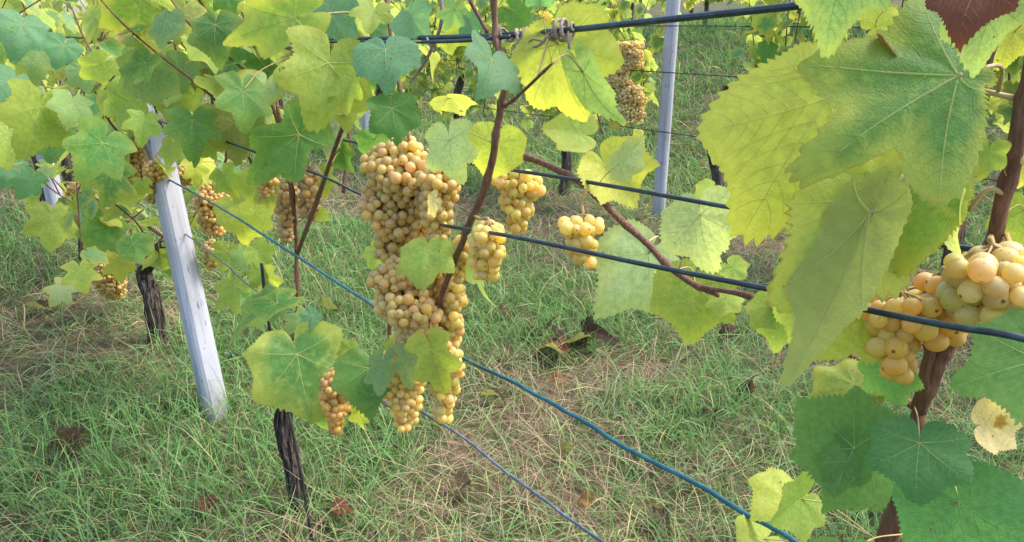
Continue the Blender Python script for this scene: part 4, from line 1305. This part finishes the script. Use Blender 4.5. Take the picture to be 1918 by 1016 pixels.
# fallen leaves, each lying on the grass
FL = [(128, 862, 50, 'br', 'brown fallen leaf in the grass left of the leaning post foot'), (160, 832, 30, 'br', 'small dark fallen leaf beside the brown one at lower left'), (390, 972, 42, 'red', 'reddish fallen leaf at the bottom left of the middle trunk'),
      (1022, 640, 54, 'br', 'crumpled brown leaf at the left end of the fallen heap'), (1062, 664, 56, 'br', 'dark brown fallen leaf in the middle of the fallen heap'),
      (1094, 650, 54, 'br', 'brown fallen leaf at the right end of the fallen heap'), (1044, 676, 44, 'red', 'small red scrap in front of the fallen heap'), (1366, 642, 42, 'br', 'dark fallen leaf between the hanging leaf and the close vine'),
      (1100, 966, 34, 'am', 'orange brown fallen leaf at the bottom edge right of the lowest wire'), (916, 758, 44, 'br', 'dark fallen leaf right of the lowest grapes'), (1404, 756, 44, 'br', 'dark fallen leaf in the grass left of the lilac flower'),
      (75, 592, 46, 'br', 'dark fallen leaf at the left edge under the hanging yellow leaf'), (1036, 728, 30, 'am', 'tan fallen leaf just above the teal wire'), (1330, 800, 36, 'br', 'dark scrap above the teal wire at right'),
      (1060, 870, 38, 'br', 'dark fallen leaf between the teal and the grey wire'), (868, 935, 40, 'br', 'dark fallen leaf under the grey wire near the bottom'), (638, 985, 34, 'red', 'red brown fallen leaf right of the middle trunk foot'),
      (615, 600, 40, 'br', 'brown fallen leaf in the straw behind the grey cane'), (1235, 985, 40, 'br', 'dark fallen leaf between the two wires at the bottom edge'), (985, 395, 34, 'br', 'brown fallen leaf in the alley behind the yellow bunch'),
      (950, 600, 36, 'br', 'dark fallen leaf in the straw right of the grape mass')]
for k, (u, v, px, col, lab) in enumerate(FL):
    g = G(u, v); g.z = float(gzxy(np.array(g.x), np.array(g.y))) + .05
    rr = random.Random(k + 5)
    dist = (g - CAM).length
    L = max(.03, px * (.95 if 1000 < u < 1110 and 630 < v < 690 else .70) * dist / F)
    me = leaf_mesh('fallen_leaf', seed=500 + k, na=100, nr=6, teeth=26, veins=1, fold=rr.uniform(.4, .9), curl=rr.uniform(.5, 1.5), droop=rr.uniform(.1, .6), cup=rr.uniform(-.3, .4), wave=.14, lobed=1.2,
                   petiole=[(0, 0, 0), (.05, -.3, .08), (.12, -.6, .05)])
    o = add('fallen_leaf', me, None, g)
    o.rotation_euler = (rr.uniform(-.7, .7) + .45, rr.uniform(-.8, .8), rr.uniform(0, 6.28))
    o.scale = (L, L, L)
    c0 = PAL[col]; f = rr.uniform(.7, 1.2)
    o.color = (c0[0] * f, c0[1] * f, c0[2] * f, 0)
    tag(o, lab, 'leaf', 'fallen leaves in the grass')

# ------------------------------------------------------------------ light, sky, camera
SUN_AZ, SUN_EL = R(80), R(54)                         # azimuth clockwise from +Y: behind the scene, to the right
sd = Vector((math.sin(SUN_AZ) * math.cos(SUN_EL), math.cos(SUN_AZ) * math.cos(SUN_EL), math.sin(SUN_EL)))
L_ = bpy.data.lights.new('sun', 'SUN'); L_.energy = 4.0; L_.angle = R(15); L_.color = (1.0, .95, .86)
so = bpy.data.objects.new('sun', L_); COL.objects.link(so)
so.rotation_euler = sd.to_track_quat('Z', 'Y').to_euler()
so.location = (3, 6, 8)
w = bpy.data.worlds.new('World'); scene.world = w; w.use_nodes = True
nt = w.node_tree; nt.nodes.clear()
sky = nt.nodes.new('ShaderNodeTexSky'); sky.sky_type = 'NISHITA'; sky.sun_disc = False
sky.sun_elevation = SUN_EL; sky.sun_rotation = SUN_AZ; sky.dust_density = 3.0; sky.air_density = 1.0; sky.ozone_density = 1.0
bg = nt.nodes.new('ShaderNodeBackground'); bg.inputs[1].default_value = .50
ow = nt.nodes.new('ShaderNodeOutputWorld')
nt.links.new(sky.outputs[0], bg.inputs[0]); nt.links.new(bg.outputs[0], ow.inputs[0])

cam = bpy.data.cameras.new('camera'); cam.sensor_width = 36; cam.lens = F / 1918 * 36; cam.clip_start = .02; cam.clip_end = 1000
co = bpy.data.objects.new('camera', cam); COL.objects.link(co)
co.location = CAM; co.rotation_euler = (R(90) - PITCH, 0, 0)
scene.camera = co
scene.view_settings.view_transform = 'Standard'; scene.view_settings.look = 'None'
scene.view_settings.exposure = 0; scene.view_settings.gamma = 1
scene.render.engine = 'CYCLES'
scene.cycles.max_bounces = 8; scene.cycles.transmission_bounces = 4; scene.cycles.diffuse_bounces = 4
scene.cycles.use_denoising = True
